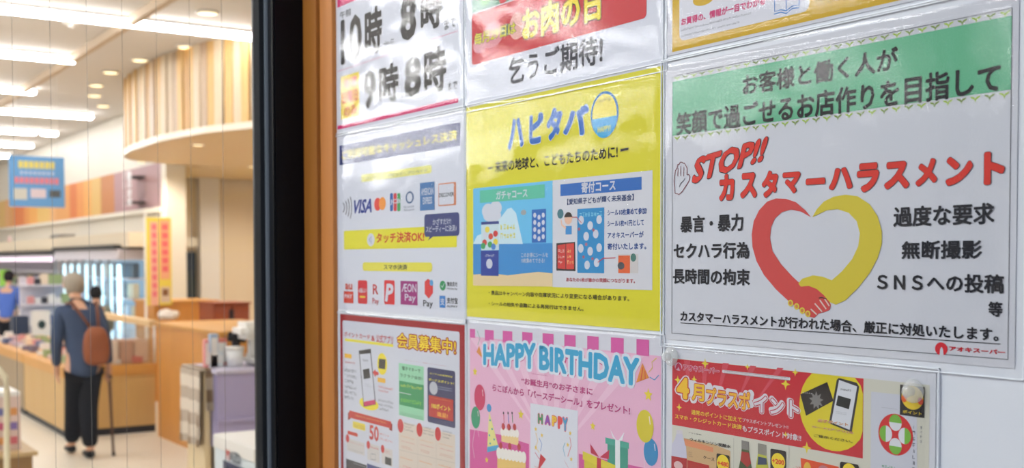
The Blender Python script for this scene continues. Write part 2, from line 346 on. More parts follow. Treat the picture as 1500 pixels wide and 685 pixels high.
class Sheet:
    """one notice on the wall: sheet, clear pouch and its flat print, each print a part"""
    def __init__(s, name, label, cat, u0, u1, v0, v1, paper=(200, 202, 210), rim=.007, top=.0, seed=0, film=True, paper_name='paper_sheet', amp=.00045):
        s.u0, s.u1, s.v0, s.v1 = u0, u1, v0, v1
        s.root = thing(name, label, cat, ((u0+u1)/2, -.0003, v0)); s.root.location.y = 0
        s.base = -.0009
        box(paper_name, u0, u1, -.0008, -.0003, v0, v1, ink(paper), s.root)
        if film:
            bm = bmesh.new(); nx = 48; nz = int(nx*(v1-v0)/(u1-u0)); grid = []
            for j in range(nz+1):
                row = []
                for i in range(nx+1):
                    fu, fv = i/nx, j/nz
                    u = u0-rim+(u1-u0+2*rim)*fu; v = v0-rim+(v1-v0+2*rim)*fv
                    e = min(fu, 1-fu)*(u1-u0), min(fv, 1-fv)*(v1-v0); edge = min(1, min(e)/.006)
                    q = Vector((u*9+seed*7.3, seed*3.1, v*16)); h = noise.noise(q)*amp + noise.noise(q*2.7)*amp*.3
                    row.append(bm.verts.new((u, -.0004-edge*(.0014+amp*1.3+h), v)))
                grid.append(row)
            for j in range(nz):
                for i in range(nx): bm.faces.new((grid[j][i], grid[j][i+1], grid[j+1][i+1], grid[j+1][i]))
            build('laminate_film', bm, M_film, s.root, True)
            # welded rim of the pouch, a raised lip painted white for its edge highlight
            bm = bmesh.new()
            for (a, b, c, d) in ((u0-rim, u1+rim, v0-rim, v0-rim+.0012), (u0-rim, u1+rim, v1+rim-.0012, v1+rim), (u0-rim, u0-rim+.0012, v0-rim, v1+rim), (u1+rim-.0012, u1+rim, v0-rim, v1+rim)):
                bbox(bm, a, b, -.0022, -.0003, c, d, .0004)
            build('pouch_rim', bm, M_rimw, s.root)
    def mesh(s, name, verts, faces, rgb, lvl, label=None):
        me = bpy.data.meshes.new(name); y = s.base-STEP*lvl; s.cnt = getattr(s, 'cnt', 0)+1
        if not name.startswith(('lettering', 'title', 'small')): y -= (s.cnt % 40)*1.5e-6
        if name.startswith(('lettering', 'title', 'small')):          # ink strokes overlap: stack them by hair's breadths
            vv = []; ff = []
            for i, f_ in enumerate(faces):
                dy = ((i*7919) % 97)*6e-7; n = len(vv); vv += [(verts[k][0], y-dy, verts[k][1]) for k in f_]; ff.append(tuple(range(n, n+len(f_))))
            me.from_pydata(vv, [], ff)
        else: me.from_pydata([(u, y, v) for u, v in verts], [], faces)
        me.update()
        o = link(name, me, ink(rgb), s.root)
        if label: o['label'] = label
        return o
    def poly(s, name, pts, rgb, lvl=1, px=True, label=None):
        q = [P(*p) for p in pts] if px else pts
        return s.mesh(name, q, [tuple(range(len(q)))], rgb, lvl, label)
    def rect(s, name, a, b, rgb, lvl=1, r=0, px=True, label=None):
        (u0, v1), (u1, v0) = (P(*a), P(*b)) if px else (a, b)
        if not r: pts = [(u0, v0), (u1, v0), (u1, v1), (u0, v1)]
        else:
            pts = []; r = min(r, abs(u1-u0)/2.01, abs(v1-v0)/2.01)
            for cx, cy, a0 in ((u1-r, v0+r, -90), (u1-r, v1-r, 0), (u0+r, v1-r, 90), (u0+r, v0+r, 180)):
                for k in range(7): t_ = R(a0+k*15); pts.append((cx+r*math.cos(t_), cy+r*math.sin(t_)))
        return s.mesh(name, pts, [tuple(range(len(pts)))], rgb, lvl, label)
    def oval(s, name, c, rx, ry, rgb, lvl=2, clip=None, a0=0, a1=360, label=None):
        cu, cv = P(*c); ru = (P(c[0]+rx, c[1])[0]-P(c[0]-rx, c[1])[0])/2; rv = (P(c[0], c[1]-ry)[1]-P(c[0], c[1]+ry)[1])/2
        n = 28; pts = [(cu+ru*math.cos(R(a0+(a1-a0)*k/n)), cv+rv*math.sin(R(a0+(a1-a0)*k/n))) for k in range(n if a1-a0 == 360 else n+1)]
        if clip: pts = [(min(max(u, clip[0]), clip[1]), min(max(v, clip[2]), clip[3])) for u, v in pts]
        return s.mesh(name, pts, [tuple(range(len(pts)))], rgb, lvl, label)
    def stroke(s, name, pts, w, rgb, lvl=2, closed=False, label=None):
        """pen line, w in millimetres"""
        q = [Vector(P(*p)) for p in pts]; n = len(q); vv = []; ff = []; h = w/2000
        for i in range(n):
            a = q[(i-1) % n] if (closed or i) else q[i]; b = q[(i+1) % n] if (closed or i < n-1) else q[i]
            t = (b-a).normalized(); nn = Vector((-t.y, t.x))*h; vv += [tuple(q[i]+nn), tuple(q[i]-nn)]
        for i in range(n if closed else n-1):
            j = (i+1) % n; ff.append((2*i, 2*i+1, 2*j+1, 2*j))
        return s.mesh(name, vv, ff, rgb, lvl, label)
    def text(s, body, a, b, rgb, bold=.012, lvl=4, outline=(), name='lettering', quad=None, slant=0, label=None):
        """a: top left of the ink, b: bottom right; or quad = four corners from top left, clockwise"""
        if quad: TL, TR, BR, BL = [Vector(P(*p)) for p in quad]
        else:
            (u0, v1), (u1, v0) = P(*a), P(*b); TL, TR, BR, BL = Vector((u0, v1)), Vector((u1, v1)), Vector((u1, v0)), Vector((u0, v0))
        base_v, _ = glyphs(body, bold*2)
        x0 = min(v[0] for v in base_v); x1 = max(v[0] for v in base_v); y0 = min(v[1] for v in base_v); y1 = max(v[1] for v in base_v)
        bold *= 2; layers = [(rgb, bold, lvl)] + [(c, bold+o_*2, lvl-1-k) for k, (c, o_) in enumerate(outline)]
        for c, o_, l in layers:
            vv, ff = glyphs(body, o_); out = []
            for x, y in vv:
                fx = (x-x0)/(x1-x0); fy = (y-y0)/(y1-y0); fx += slant*(fy-.5)
                p = (BL*(1-fx)+BR*fx)*(1-fy)+(TL*(1-fx)+TR*fx)*fy; out.append((p.x, p.y))
            s.mesh(name if l == lvl else name+'_outline', out, ff, c, l, label if l == lvl else None)
    def small(s, a, b, rgb, rows=1, lvl=3, dens=.8, name='small_print'):
        """print too small to read in the photograph: rows of tiny strokes"""
        (u0, v1), (u1, v0) = P(*a), P(*b)
        if v1-v0 < .0012*rows: m_ = (v0+v1)/2; v1 = m_+.0012*rows; v0 = m_-.0012*rows; print('thin small', a, b)
        H = (v1-v0)/rows; vv = []; ff = []
        for r_ in range(rows):
            h = H*.62; y = v1-H*(r_+.5); x = u0; end = u1-(u1-u0)*rnd.choice([0, 0, .12, .3])*(rows > 1)
            while x+h*.9 <= end+h*.2:
                for k in range(4):
                    if rnd.random() > dens: continue
                    if rnd.random() < .5:
                        xa = x+h*rnd.uniform(.05, .7); q = (xa, y-h/2, xa+h*.13, y+h/2*rnd.uniform(.3, 1))
                    else:
                        ya = y+h*rnd.uniform(-.5, .4); q = (x+.04*h, ya, x+h*.85, ya+h*.12)
                    n = len(vv); vv += [(q[0], q[1]), (q[2], q[1]), (q[2], q[3]), (q[0], q[3])]; ff.append((n, n+1, n+2, n+3))
                x += h*1.02
        if ff: s.mesh(name, vv, ff, rgb, lvl)
    def star(s, c, r, rgb, lvl=3, k=5, inner=.45, name='star'):
        cu, cv = P(*c); rr = abs(P(c[0], c[1]-r)[1]-cv)
        pts = [(cu+rr*(1 if i % 2 == 0 else inner)*math.sin(math.pi*i/k), cv+rr*(1 if i % 2 == 0 else inner)*math.cos(math.pi*i/k)) for i in range(2*k)]
        return s.mesh(name, pts, [tuple(range(2*k))], rgb, lvl)

BLK = (15, 16, 22); RED = (196, 30, 38); WHT = (196, 198, 206); NAV = (30, 44, 100); YEL = (212, 204, 40); MAG = (196, 24, 96)
#==POSTERS
# ---- A: opening hours
V0 = 1.8665; LU0, LU1 = -1.806, -1.386
s = Sheet('poster', 'opening hours notice with large black times and magenta bars, top left by the wooden trim', 'poster', LU0, LU1, V0+.004, V0+.301, seed=1)
zb = P(495, 11.5)[1]
s.rect('bar', (P(495, 20)[0], V0+.29), (P(676, 20)[0], zb), MAG, 1, px=False)
s.text('午前', (499, 18), (515, 22), BLK, .01)
s.text('10', (500, 30), (531, 86), BLK, .028)
s.text('時', (535, 16), (561, 75), BLK, .035)
s.text('から', (563, 61), (579, 67), BLK, .01)
s.text('8', (587, -2), (611, 55), BLK, .04)
s.text('時', (617, -10), (649, 38), BLK, .035)
s.text('まで', (652, 29), (669, 39), BLK, .01)
s.stroke('rule', [(495, 105), (672, 45)], .8, (210, 120, 150))
s.rect('tag', (500, 113), (527, 169), (226, 200, 60), 1)
s.text('毎週', (504, 116), (524, 126), RED, .03); s.text('日曜日', (502, 136), (525, 147), RED, .03); s.text('のみ', (505, 157), (524, 167), RED, .03)
s.text('9', (533, 107), (552, 156), BLK, .04); s.text('時', (556, 98), (585, 147), BLK, .035); s.text('から', (587, 138), (599, 143), BLK, .01)
s.text('8', (593, 87), (618, 139), BLK, .04); s.text('時', (622, 74), (655, 132), BLK, .035); s.text('まで', (657, 121), (671, 130), BLK, .01)
s.rect('bar', (495, 184.5), (672, 150), MAG, 1)

# ---- B: cashless payment
VB = 1.5625
s = Sheet('poster', 'white cashless payment notice with navy heading and rows of payment logos', 'poster', LU0, LU1, VB+.004, VB+.299, seed=2)
s.rect('heading_band', (498, 213.5), (675, 213), (34, 48, 104), 1)
s.text('ご利用可能なキャッシュレス決済', (502, 221), (671, 205), (222, 208, 50), .02)
YP = (214, 204, 70)
s.rect('pill', (530, 256), (633, 253), (216, 212, 110), 1, .004); s.text('クレジット・デビット・プリペイド', (537, 259), (627, 252), (90, 110, 150), .005)
for k, (a, b) in enumerate(((503.5, 7), (507, 10), (510.5, 13), (514, 16))):
    s.stroke('contactless_mark', [(a, 304-b), (a+1.6, 304-b/2), (a+2, 304), (a+1.6, 304+b/2), (a, 304+b)], 2.2, BLK, 2)
s.text('VISA', (518, 293), (547, 311), (36, 58, 140), .03, slant=.12)
s.oval('logo', (554, 299), 5, 9.5, (214, 60, 50), 2); s.oval('logo', (561, 298), 5, 9.5, (224, 140, 50), 3)
for k, c in enumerate(((40, 90, 160), (200, 50, 60), (60, 150, 80))): s.rect('logo', (572+k*5.4, 283), (576.6+k*5.4, 309), c, 2, .003)
s.text('JCB', (572.5, 292), (587.5, 299), WHT, .02)
s.oval('logo', (601, 289), 6, 9, (60, 90, 130), 2); s.oval('logo', (601, 289), 4, 6.5, WHT, 3); s.small((592, 301), (611, 309), (90, 100, 120), 2)
s.rect('logo', (616, 268), (637.6, 307), (60, 110, 160), 2); s.text('AMERICAN\nEXPRESS', (618, 276), (636, 298), WHT, .02)
s.rect('logo', (643, 269), (669, 300), (200, 120, 80), 2, .002); s.rect('logo', (643.8, 270.5), (666, 298.5), WHT, 3, .002); s.text('DISCOVER', (644, 283), (666, 287), BLK, .02)
s.rect('band', (504.5, 338), (670, 362), YEL, 1, .003)
s.rect('speech_bubble', (622.5, 314), (674, 345), (44, 56, 110), 3, .006); s.poly('bubble_tail', [(632, 343), (640, 343), (628, 352)], (44, 56, 110), 3)
s.text('かざすだけ!', (635, 320.5), (662, 328), WHT, .012, 5); s.text('スピーディーに決済♪', (625, 331), (670, 338.5), WHT, .012, 5)
s.oval('badge', (544, 351), 5.5, 9.5, WHT, 2); s.stroke('wave_mark', [(541.5, 351), (545, 346), (545, 356), (541.5, 351)], 1.4, (90, 110, 160), 3)
s.text('タッチ決済OK!', (552, 341), (622.5, 354), (196, 34, 30), .025)
s.rect('pill', (532, 384), (634, 398), YP, 1, .006); s.text('スマホ決済', (563, 387), (597.5, 395), (40, 50, 60), .02)
s.text('au', (506.5, 415), (517, 424), (200, 70, 50), .03); s.rect('logo', (504.5, 426), (518.5, 444), (204, 56, 38), 2); s.text('PAY', (506, 430), (517, 437), WHT, .03)
s.rect('logo', (525, 410), (539, 445), (200, 30, 46), 2, .004); s.text('d払い', (526.3, 421), (538, 429), WHT, .03); s.rect('logo_stripe', (528, 433), (536, 436), (220, 200, 40), 3)
s.text('R', (547, 416), (555, 431), (196, 40, 46), .01); s.text('Pay', (546.5, 436), (556, 447), (196, 40, 46), .005)
s.rect('logo', (563.6, 410), (579, 446), (208, 32, 42), 2, .003); s.text('P', (566, 415), (577, 442), WHT, .04, slant=.25)
s.rect('logo', (587.5, 411), (612.5, 447), (150, 32, 112), 2); s.text('ÆON', (589.5, 415), (611, 428), WHT, .01); s.text('Pay', (594, 430), (610, 444), WHT, .01)
s.poly('logo', [(623, 412), (628, 408), (635, 414), (635, 429), (629, 437), (623, 430)], (206, 48, 50), 2); s.oval('logo', (633, 414), 2.6, 4.5, (70, 150, 200), 3)
s.text('Pay', (621, 439), (635, 452), BLK, .01)
s.oval('logo', (649.4, 418), 4.4, 7.2, (40, 140, 84), 2); s.stroke('tick', [(647, 418), (649, 421), (652, 414)], 1.3, WHT, 3)
s.text('微信支付', (655.6, 412), (671, 419.5), BLK, .01); s.text('WeChat Pay', (655.6, 421), (671, 425), (90, 92, 98), .01)
s.rect('logo', (644.7, 432.6), (653.3, 450.6), (40, 120, 190), 2, .001); s.text('支', (646, 436), (652.3, 447), WHT, .02)
s.text('支付宝', (655.6, 435), (671.5, 445), BLK, .02); s.text('ALIPAY', (655.6, 446.5), (671.5, 450.5), BLK, .01)

# ---- C: membership leaflet
VC = 1.5585
s = Sheet('poster', 'red framed membership leaflet with a smartphone drawing and coupon boxes, bottom left', 'poster', P(499, 470)[0], LU1, VC-.298, VC-.001, paper=(150, 22, 34), seed=3)
s.rect('panel', (502.5, 468.5), (675, 800), WHT, 1, .004)
s.stroke('highlight', [(506, 497), (577, 506)], 4.5, (226, 214, 60), 2)
s.text('ポイントカード', (505, 485), (543, 497), RED, .012); s.text('&', (545, 491), (550, 499.5), RED, .012); s.text('公式アプリ', (552, 489), (577, 504.5), RED, .012)
s.text('会員募集中!', (583, 487), (669, 520), (232, 206, 36), .01, 6, outline=(((160, 30, 20), .07),))
s.text('\\ カンタンコード登録でもっとお得に! /', (592, 526), (659, 537), (170, 40, 40), .008)
s.rect('coupon', (585, 531), (622, 616), (140, 200, 160), 2); s.rect('coupon_panel', (585.8, 557), (622, 600), (40, 140, 84), 3)
s.text('電子マネーで', (590, 536), (617, 546), (20, 80, 50), .01); s.text('ラクラク会計!', (587, 546), (620, 557), (20, 80, 50), .01)
s.small((588, 560), (620, 573), (200, 210, 60), 1, 4); s.small((588, 580), (620, 596), (130, 200, 60), 1, 4); s.rect('pill', (583, 573), (603, 578), WHT, 5, .002)
s.small((587, 602), (621, 615), (60, 110, 80), 3)
s.rect('coupon', (627, 537), (668, 627), (28, 36, 84), 2, .004)
s.text('ロイヤル会員様限定', (631, 545), (664, 553), (214, 200, 60), .01); s.text('ボーナスポイント!', (629, 553), (666, 563.5), (220, 206, 40), .02)
s.oval('seal', (636, 568), 6, 9.5, (170, 172, 180), 3); s.small((643, 564), (663, 574), (150, 160, 190), 2, 4)
s.rect('coupon_panel', (629, 578), (665, 617), (176, 24, 28), 3); s.small((633, 582), (662, 587), (226, 130, 60), 1, 4)
s.text('100ポイント', (633, 589), (661, 603), (222, 206, 50), .02, 5); s.text('進呈!', (641, 602), (657, 612.5), (222, 150, 50), .03, 5)
s.oval('spot', (541, 591), 14, 9, (224, 206, 36), 2)
s.poly('phone', [(526.5, 513), (544, 510.5), (551.5, 592), (533.5, 595.5)], (34, 34, 40), 3); s.poly('phone_screen', [(528, 518.5), (543.5, 517), (550, 586), (533.8, 589)], WHT, 4)
s.poly('phone_base', [(533.8, 588), (550, 585), (551.4, 591.5), (534.5, 594.5)], MAG, 5)
s.poly('code_block', [(532.5, 541), (542, 539), (543.5, 553), (534, 555)], (30, 30, 34), 5); s.small((532.5, 524), (541, 531), (60, 60, 70), 1, 5); s.small((535, 560), (546, 568), (150, 150, 155), 2, 5)
s.oval('spot', (560.7, 532.7), 7.2, 16, (226, 206, 30), 2); s.poly('card', [(556, 525), (566, 526), (565, 540.5), (555.5, 539)], (30, 24, 26), 3)
s.poly('arrow', [(547, 545), (551, 540), (551, 543), (555.5, 545), (555.5, 549), (551.5, 549), (551, 552)], (190, 30, 40), 5)
for (a, b) in (((505.5, 517), (516, 525)), ((554, 552), (565.5, 561))): s.rect('tag', a, b, (224, 170, 30), 3, .002)
s.small((505.5, 527), (521, 534), RED, 1); s.small((505.5, 537), (524, 589), (90, 92, 100), 6); s.small((555, 563), (577, 578), RED, 2); s.small((555, 582), (578, 606), (90, 92, 100), 3)
s.poly('ribbon_end', [(510.5, 604), (514.5, 602), (514.5, 613), (510.5, 615)], (140, 16, 24), 2); s.poly('ribbon_end', [(571, 620), (575.5, 620), (575.5, 631), (571, 629)], (140, 16, 24), 2)
s.poly('ribbon', [(512.5, 600.5), (574, 617), (573.5, 627), (512, 611)], (186, 34, 30), 3); s.small((522, 606), (567, 621), (226, 160, 80), 1, 5)
s.rect('tag', (517.5, 616), (536, 631), (224, 206, 60), 2, .003); s.small((519, 619), (535, 629), (150, 60, 30), 2, 4)
s.text('50', (542, 621), (556, 647), (190, 40, 30), .03); s.text('ポイント', (557.5, 633), (571, 640), (200, 50, 34), .01); s.text('プレゼント!', (557.5, 640), (576, 648.5), (200, 50, 34), .01)
s.rect('tag', (510, 630), (525, 639.5), (190, 50, 34), 3, .003)
for (a, b) in (((509, 641), (535, 667)), ((539, 648), (557, 678)), ((560, 654), (576, 683))): s.rect('box', a, b, (196, 190, 184), 2)
for c in ((510, 641.5), (540.5, 651), (561.5, 657)): s.oval('number_spot', c, 2.6, 6, (190, 34, 40), 4)
s.small((513, 646), (534, 653), RED, 1, 4); s.small((511, 655), (533, 666), (110, 112, 118), 3, 4); s.small((544, 652), (556, 660), RED, 1, 4); s.stroke('card_outline', [(544, 664), (551, 665), (551, 673), (544, 672)], .8, (80, 90, 110), 4, True)
s.small((565, 658), (575, 667), RED, 2, 4); s.rect('photo', (565, 668), (574.5, 682), (26, 24, 28), 4)
s.rect('photo', (508, 671), (538, 720), (22, 24, 40), 3); s.small((518, 678), (536, 683), (190, 196, 210), 1, 4); s.rect('photo', (538.5, 678), (578, 720), (40, 52, 110), 3)
s.rect('panel', (585, 616), (668, 760), (206, 192, 176), 2)
for k, (c, a) in enumerate((((587.7, 623), 593), ((615.5, 629), 621), ((642.5, 635), 649))):
    s.oval('number_spot', c, 4.4, 10, (190, 34, 44), 4); d = k*5.5
    s.small((a, 617+d), (a+15, 634+d), (110, 104, 100), 3); s.small((a-5, 638+d), (a+15, 643+d), (214, 140, 40), 1); s.small((a-4, 645+d), (a+16, 650+d), RED, 1); s.small((a-4, 653+d), (a+15, 659+d), (190, 90, 60), 2)
    s.small((a-6, 667+d), (a+13, 676+d), (214, 130, 36), 1, dens=1); s.small((a-2, 680+d), (a+10, 690+d), (196, 60, 60), 2)
s.stroke('rule', [(585, 658), (668, 678)], .5, (170, 160, 150), 3); s.stroke('rule', [(613, 640), (613, 700)], .5, (170, 160, 150), 3); s.stroke('rule', [(640, 640), (640, 700)], .5, (170, 160, 150), 3)

# ---- D: meat day
MU0, MU1 = -1.3795, -.961
s = Sheet('poster', 'white meat day notice with a red banner and black brush lettering, top middle', 'poster', MU0, MU1, 1.8645, 2.1615, seed=4)
s.rect('banner', (692, 22), (948, 26), (190, 34, 46), 2, .006)
s.oval('meat_picture', (722, 52), 16, 18, (206, 130, 140), 3); s.oval('meat_picture', (758, 38), 11, 20, (214, 160, 150), 3); s.oval('leaf_picture', (742, 44), 8, 9, (110, 120, 96), 3); s.oval('meat_picture', (704, 66), 10, 12, (206, 140, 150), 3)
s.text('毎月29日は', (696, 50), (757, 49), (214, 204, 60), .02, 6, outline=(((60, 70, 50), .035),))
s.text('お肉の日', (766, 14), (881, 29), (226, 206, 50), .035, 6, outline=(((70, 60, 40), .04),))
s.text('乞うご期待!', (746, 86), (884, 93), (34, 38, 52), .022)
s.rect('photo', (692, -60), (776, -9), (40, 120, 90), 2); s.oval('vegetable_picture', (738, -2), 6, 7, (200, 40, 50), 3); s.oval('vegetable_picture', (712, 2), 7, 6, (90, 160, 80), 3); s.rect('photo', (778, -90), (960, -60), (190, 80, 80), 2)

# ---- E: yellow campaign poster
s = Sheet('poster', 'bright yellow campaign poster with blue title and two picture panels, middle of the board', 'poster', -1.379, -.962, 1.5706, 1.8645, paper=(206, 198, 34), seed=5, rim=.004, amp=.0011)
BLU = (24, 96, 176)
for ch, q in (('ハ', ((747, 175), (768, 172), (768, 214), (745, 220))), ('ピ', ((777, 167), (797, 164), (796, 209), (776, 212))), ('タ', ((801, 161), (826, 155), (821, 205), (803, 206))), ('バ', ((829, 158), (865, 152), (858, 199), (826, 197)))):
    s.text(ch, None, None, BLU, .05, 5, quad=q, name='title', outline=(((200, 214, 226), .02),))
s.oval('emblem_ring', (886.5, 167.5), 20.5, 34, (20, 110, 176), 4); s.oval('emblem', (886.5, 167.5), 18, 30, (222, 206, 70), 5); s.oval('emblem_sea', (886.5, 172), 18, 30, (60, 160, 206), 6, a0=180, a1=360, clip=None)
s.small((875, 144), (898, 149), (120, 110, 60), 1, 7); s.text('HAPPY!', (877, 186), (896, 191.5), (214, 210, 90), .03, 7)
s.text('未来の地球と、こどもたちのために!', (726, 236), (906, 231.5), BLK, .022)
s.stroke('dash', [(716, 246.5), (723, 245)], 2.2, BLK, 4); s.stroke('dash', [(909.6, 220.3), (922, 217.5)], 3, BLK, 4)
s.rect('panel_blue', (694, 276), (810.5, 419.5), (96, 178, 216), 1); s.rect('panel_white', (810.6, 264), (956.5, 424.7), (200, 200, 204), 1)
s.poly('sea', [(694, 357), (810.5, 356), (810.5, 400), (790, 398), (770, 400), (745, 403), (720, 400), (694, 402)], (48, 130, 190), 2)
s.poly('sand', [(694, 402), (720, 400), (745, 403), (770, 400), (790, 398), (810.5, 400), (810.5, 419.5), (694, 418)], (214, 190, 146), 3)
s.poly('island', [(694, 357), (700, 345), (712, 340), (735, 318), (744, 306), (750, 304), (757, 312), (762, 335), (767, 357)], (190, 214, 222), 2)
s.oval('cloud', (716, 309), 9, 11, WHT, 3); s.oval('cloud', (727, 305), 9, 11, WHT, 3); s.oval('cloud', (722, 316), 13, 9, WHT, 3)
s.rect('banner', (704, 279), (799, 289.5), (84, 180, 150), 4); s.text('ガチャコース', (728, 280), (774, 289), WHT, .025, 6)
s.rect('machine_top', (706, 325), (732, 329), (30, 50, 120), 4); s.rect('machine_window', (706, 329), (732, 366), (186, 206, 210), 4)
for c, col in (((711, 355), (200, 60, 50)), ((719, 358), (60, 150, 80)), ((727, 354), (220, 200, 60)), ((712, 344), WHT), ((720, 346), (206, 70, 50)), ((727, 342), (200, 50, 50)), ((715, 336), (220, 200, 70)), ((709, 360), (60, 150, 90)), ((724, 361), (60, 120, 190))):
    s.oval('capsule', c, 3.4, 4.6, col, 5)
s.rect('machine_base', (705.5, 367), (731.5, 404), (28, 56, 140), 4); s.oval('machine_dial', (718, 386), 4.6, 7.2, WHT, 5); s.small((711, 371), (727, 377), WHT, 1, 5)
s.small((734, 326), (760, 351), (210, 200, 60), 2, 4, dens=1)
s.rect('sticker_card', (780, 307), (801, 355), (30, 96, 170), 3)
for i in range(3):
    for j in range(4): s.oval('sticker', (784.5+i*6.2, 315+j*10.5+(i % 2)*3), 2.2, 3.6, WHT, 4)
s.oval('fish_picture', (768, 311), 4, 4, (150, 150, 150), 4)
s.text('このお得にシールを', (764.6, 370), (804, 376.5), WHT, .012, 5); s.text('10枚集めてできる!', (764.6, 378), (799, 385), WHT, .012, 5)
s.rect('banner', (822, 270), (941, 277.6), (28, 96, 170), 3); s.text('寄付コース', (853, 267), (903, 279), WHT, .03, 5)
s.text('【愛知県子どもが輝く未来基金】', (832, 291), (929.5, 293.4), (30, 60, 110), .018)
s.rect('boy_shirt', (829.5, 331), (838.5, 343), (50, 130, 190), 3); s.oval('boy_head', (833.6, 320.5), 5.6, 8, (220, 176, 150), 4); s.oval('boy_hair', (833.6, 319.5), 6, 9, (50, 36, 34), 5, a0=10, a1=170); s.stroke('boy_arm', [(830, 334), (824, 329), (823, 322)], 2.6, (220, 176, 150), 3)
s.oval('globe_picture', (822, 313), 4.6, 7, (60, 110, 120), 3); s.stroke('pointer_line', [(839, 318), (846, 318), (853, 326)], 1, (190, 50, 60), 6)
s.rect('sticker_card', (846.8, 306), (886.2, 400), (30, 130, 184), 3)
for x, y in ((162, 275), (212, 305), (262, 272), (190, 365), (243, 352), (160, 432), (212, 448), (262, 428), (195, 525), (248, 512)): s.oval('sticker', (810+x/3.806, 250+y/3.806), 4, 6.4, WHT, 4)
s.small((850, 309), (884, 318), (120, 190, 210), 1, 4)
for x, y in ((150, 325), (190, 410), (230, 330), (175, 480), (225, 490)): s.oval('sea_creature', (810+x/3.806, 250+y/3.806), 1.8, 2.4, (160, 90, 110), 5)
s.poly('booklet', [(816, 356), (843.5, 354), (844, 397), (816, 396)], (44, 40, 44), 3); s.poly('booklet_page', [(818, 359), (829.5, 357), (829.5, 394), (818, 393)], (196, 52, 48), 4); s.poly('booklet_page', [(830.5, 357), (842, 356), (842, 394), (830.5, 394)], (206, 62, 54), 4)
s.small((819, 363), (829, 388), (220, 190, 180), 3, 5); s.small((832, 363), (841, 388), (226, 190, 120), 3, 5)
s.stroke('pointer_line', [(877, 384), (885, 378), (903, 377.5)], 1, (190, 40, 50), 6)
s.rect('photo', (906, 372), (936, 400), (196, 190, 186), 3); s.rect('photo_shirt', (907, 374), (924, 400), (210, 90, 44), 4); s.oval('photo_head', (911, 389), 5, 5.5, (70, 74, 80), 5); s.oval('photo_head', (929, 377), 4, 6, (60, 110, 100), 5)
DB = (20, 70, 140)
s.text('シール10枚集めて参加!', (891, 307), (949, 313), DB, .02); s.text('シール1枚=1円として', (891, 323), (944.5, 330), DB, .02); s.text('アオキスーパーが', (891, 340), (944, 347.5), DB, .02); s.text('寄付いたします。', (891, 356), (948, 365), DB, .02)
s.text('あなたの1枚が誰かの笑顔につながります。', (830.5, 406), (931.4, 414.7), (180, 40, 50), .018)
s.text('・景品はキャンペーン内容や在庫状況により変更になる場合があります。', (717, 425), (923, 441), BLK, .012); s.text('・シールの紛失や盗難による再発行はできません。', (717, 441), (856, 455.5), BLK, .012)

# ---- F: birthday poster
s = Sheet('poster', 'pink HAPPY BIRTHDAY poster with cake, balloons and gifts, below the yellow poster', 'poster', -1.378, -.961, 1.268, 1.5625, paper=(202, 202, 208), seed=6, rim=.005)
bu0, bu1 = P(689, 481)[0], P(969.5, 500)[0]; PK = (216, 166, 190)
s.rect('pink_background', (bu0, P(689, 492)[1]), (bu1, 1.272), PK, 1, px=False)
for k, (a, b) in enumerate(((58, 82), (125, 165), (205, 248), (292, 338), (383, 432), (480, 530), (582, 633), (688, 745), (802, 858))):
    a = 670+a/3.045; b = 670+b/3.045; y = 481+(a-689)*.0607
    s.rect('stripe', (a, y), (b, y+16+k*1.2), (200, 84, 150), 2)
for k in range(8):
    a = bu0+(bu1-bu0)*k/8; s.poly('light_ray', [((bu0+bu1)/2, 1.40), (a, P(689, 494)[1]), (a+.022, P(689, 494)[1])], (222, 182, 200), 2, px=False)
s.poly('magenta_floor', [(689, 628), (733, 636), (776, 650), (776, 700), (689, 690)], (196, 70, 140), 2); s.poly('magenta_floor', [(849, 664), (880, 671), (969, 690), (969, 720), (849, 700)], (196, 70, 140), 2)
CY = (36, 150, 190)
for q, w_ in ((((709, 503), (786, 501.5), (786, 541), (709, 534)), 'HAPPY'), (((791, 505), (938, 524), (937, 566), (791, 541)), 'BIRTHDAY')):
    s.text(w_, None, None, (190, 50, 110), .10, 3, quad=[(x+1.2, y+3) for x, y in q], name='title_shadow')
    s.text(w_, None, None, CY, .045, 6, quad=q, name='title', outline=(((204, 214, 220), .085),))
PT = (176, 44, 112)
s.small((779, 546), (804, 550.5), PT, 1); s.text('“お誕生月”のお子さまに', (765, 552), (869.7, 579), PT, .042, 6, outline=(((222, 206, 216), .03),)); s.text('らこぽんから「バースデーシール」をプレゼント!', (722.5, 561), (924.5, 608), PT, .042, 6, outline=(((222, 206, 216), .03),))
for c, rx, ry, col, st in (((703.8, 581.5), 8, 19, (186, 24, 84), [(703, 600), (700, 625), (703, 640)]), ((697.8, 611), 6.5, 16, (30, 140, 100), [(697, 627), (693, 650), (696, 670)]), ((946, 623.6), 12.5, 24, (200, 184, 40), [(946, 647), (944, 660), (946, 690)]), ((954.6, 661.7), 10.5, 20, (30, 126, 176), [(954, 681), (952, 690), (954, 700)])):
    s.stroke('string', st, .7, (210, 200, 210), 3); s.oval('balloon', c, rx, ry, col, 4); s.stroke('balloon_shine', [(c[0]+rx*.5, c[1]-ry*.6), (c[0]+rx*.62, c[1]-ry*.1)], 1.2, (220, 200, 210), 5)
for c, r_ in (((696.8, 544), 7), ((764, 606.7), 8), ((950.8, 578), 10), ((869.5, 623.6), 7), ((714, 673), 5)): s.star(c, r_, (216, 194, 44))
s.poly('party_hat', [(717.5, 601), (732, 657), (714.5, 660)], (214, 208, 130), 3); s.oval('hat_bobble', (717.5, 597), 3.4, 6, (50, 140, 190), 4); s.poly('hat_band', [(714.8, 654), (731, 651), (732.5, 658), (714.8, 662)], (60, 150, 190), 4)
for c in ((719, 615), (722, 628), (718, 637), (725, 643), (719, 649)): s.oval('dot', c, 1.1, 1.6, (60, 150, 160), 4)
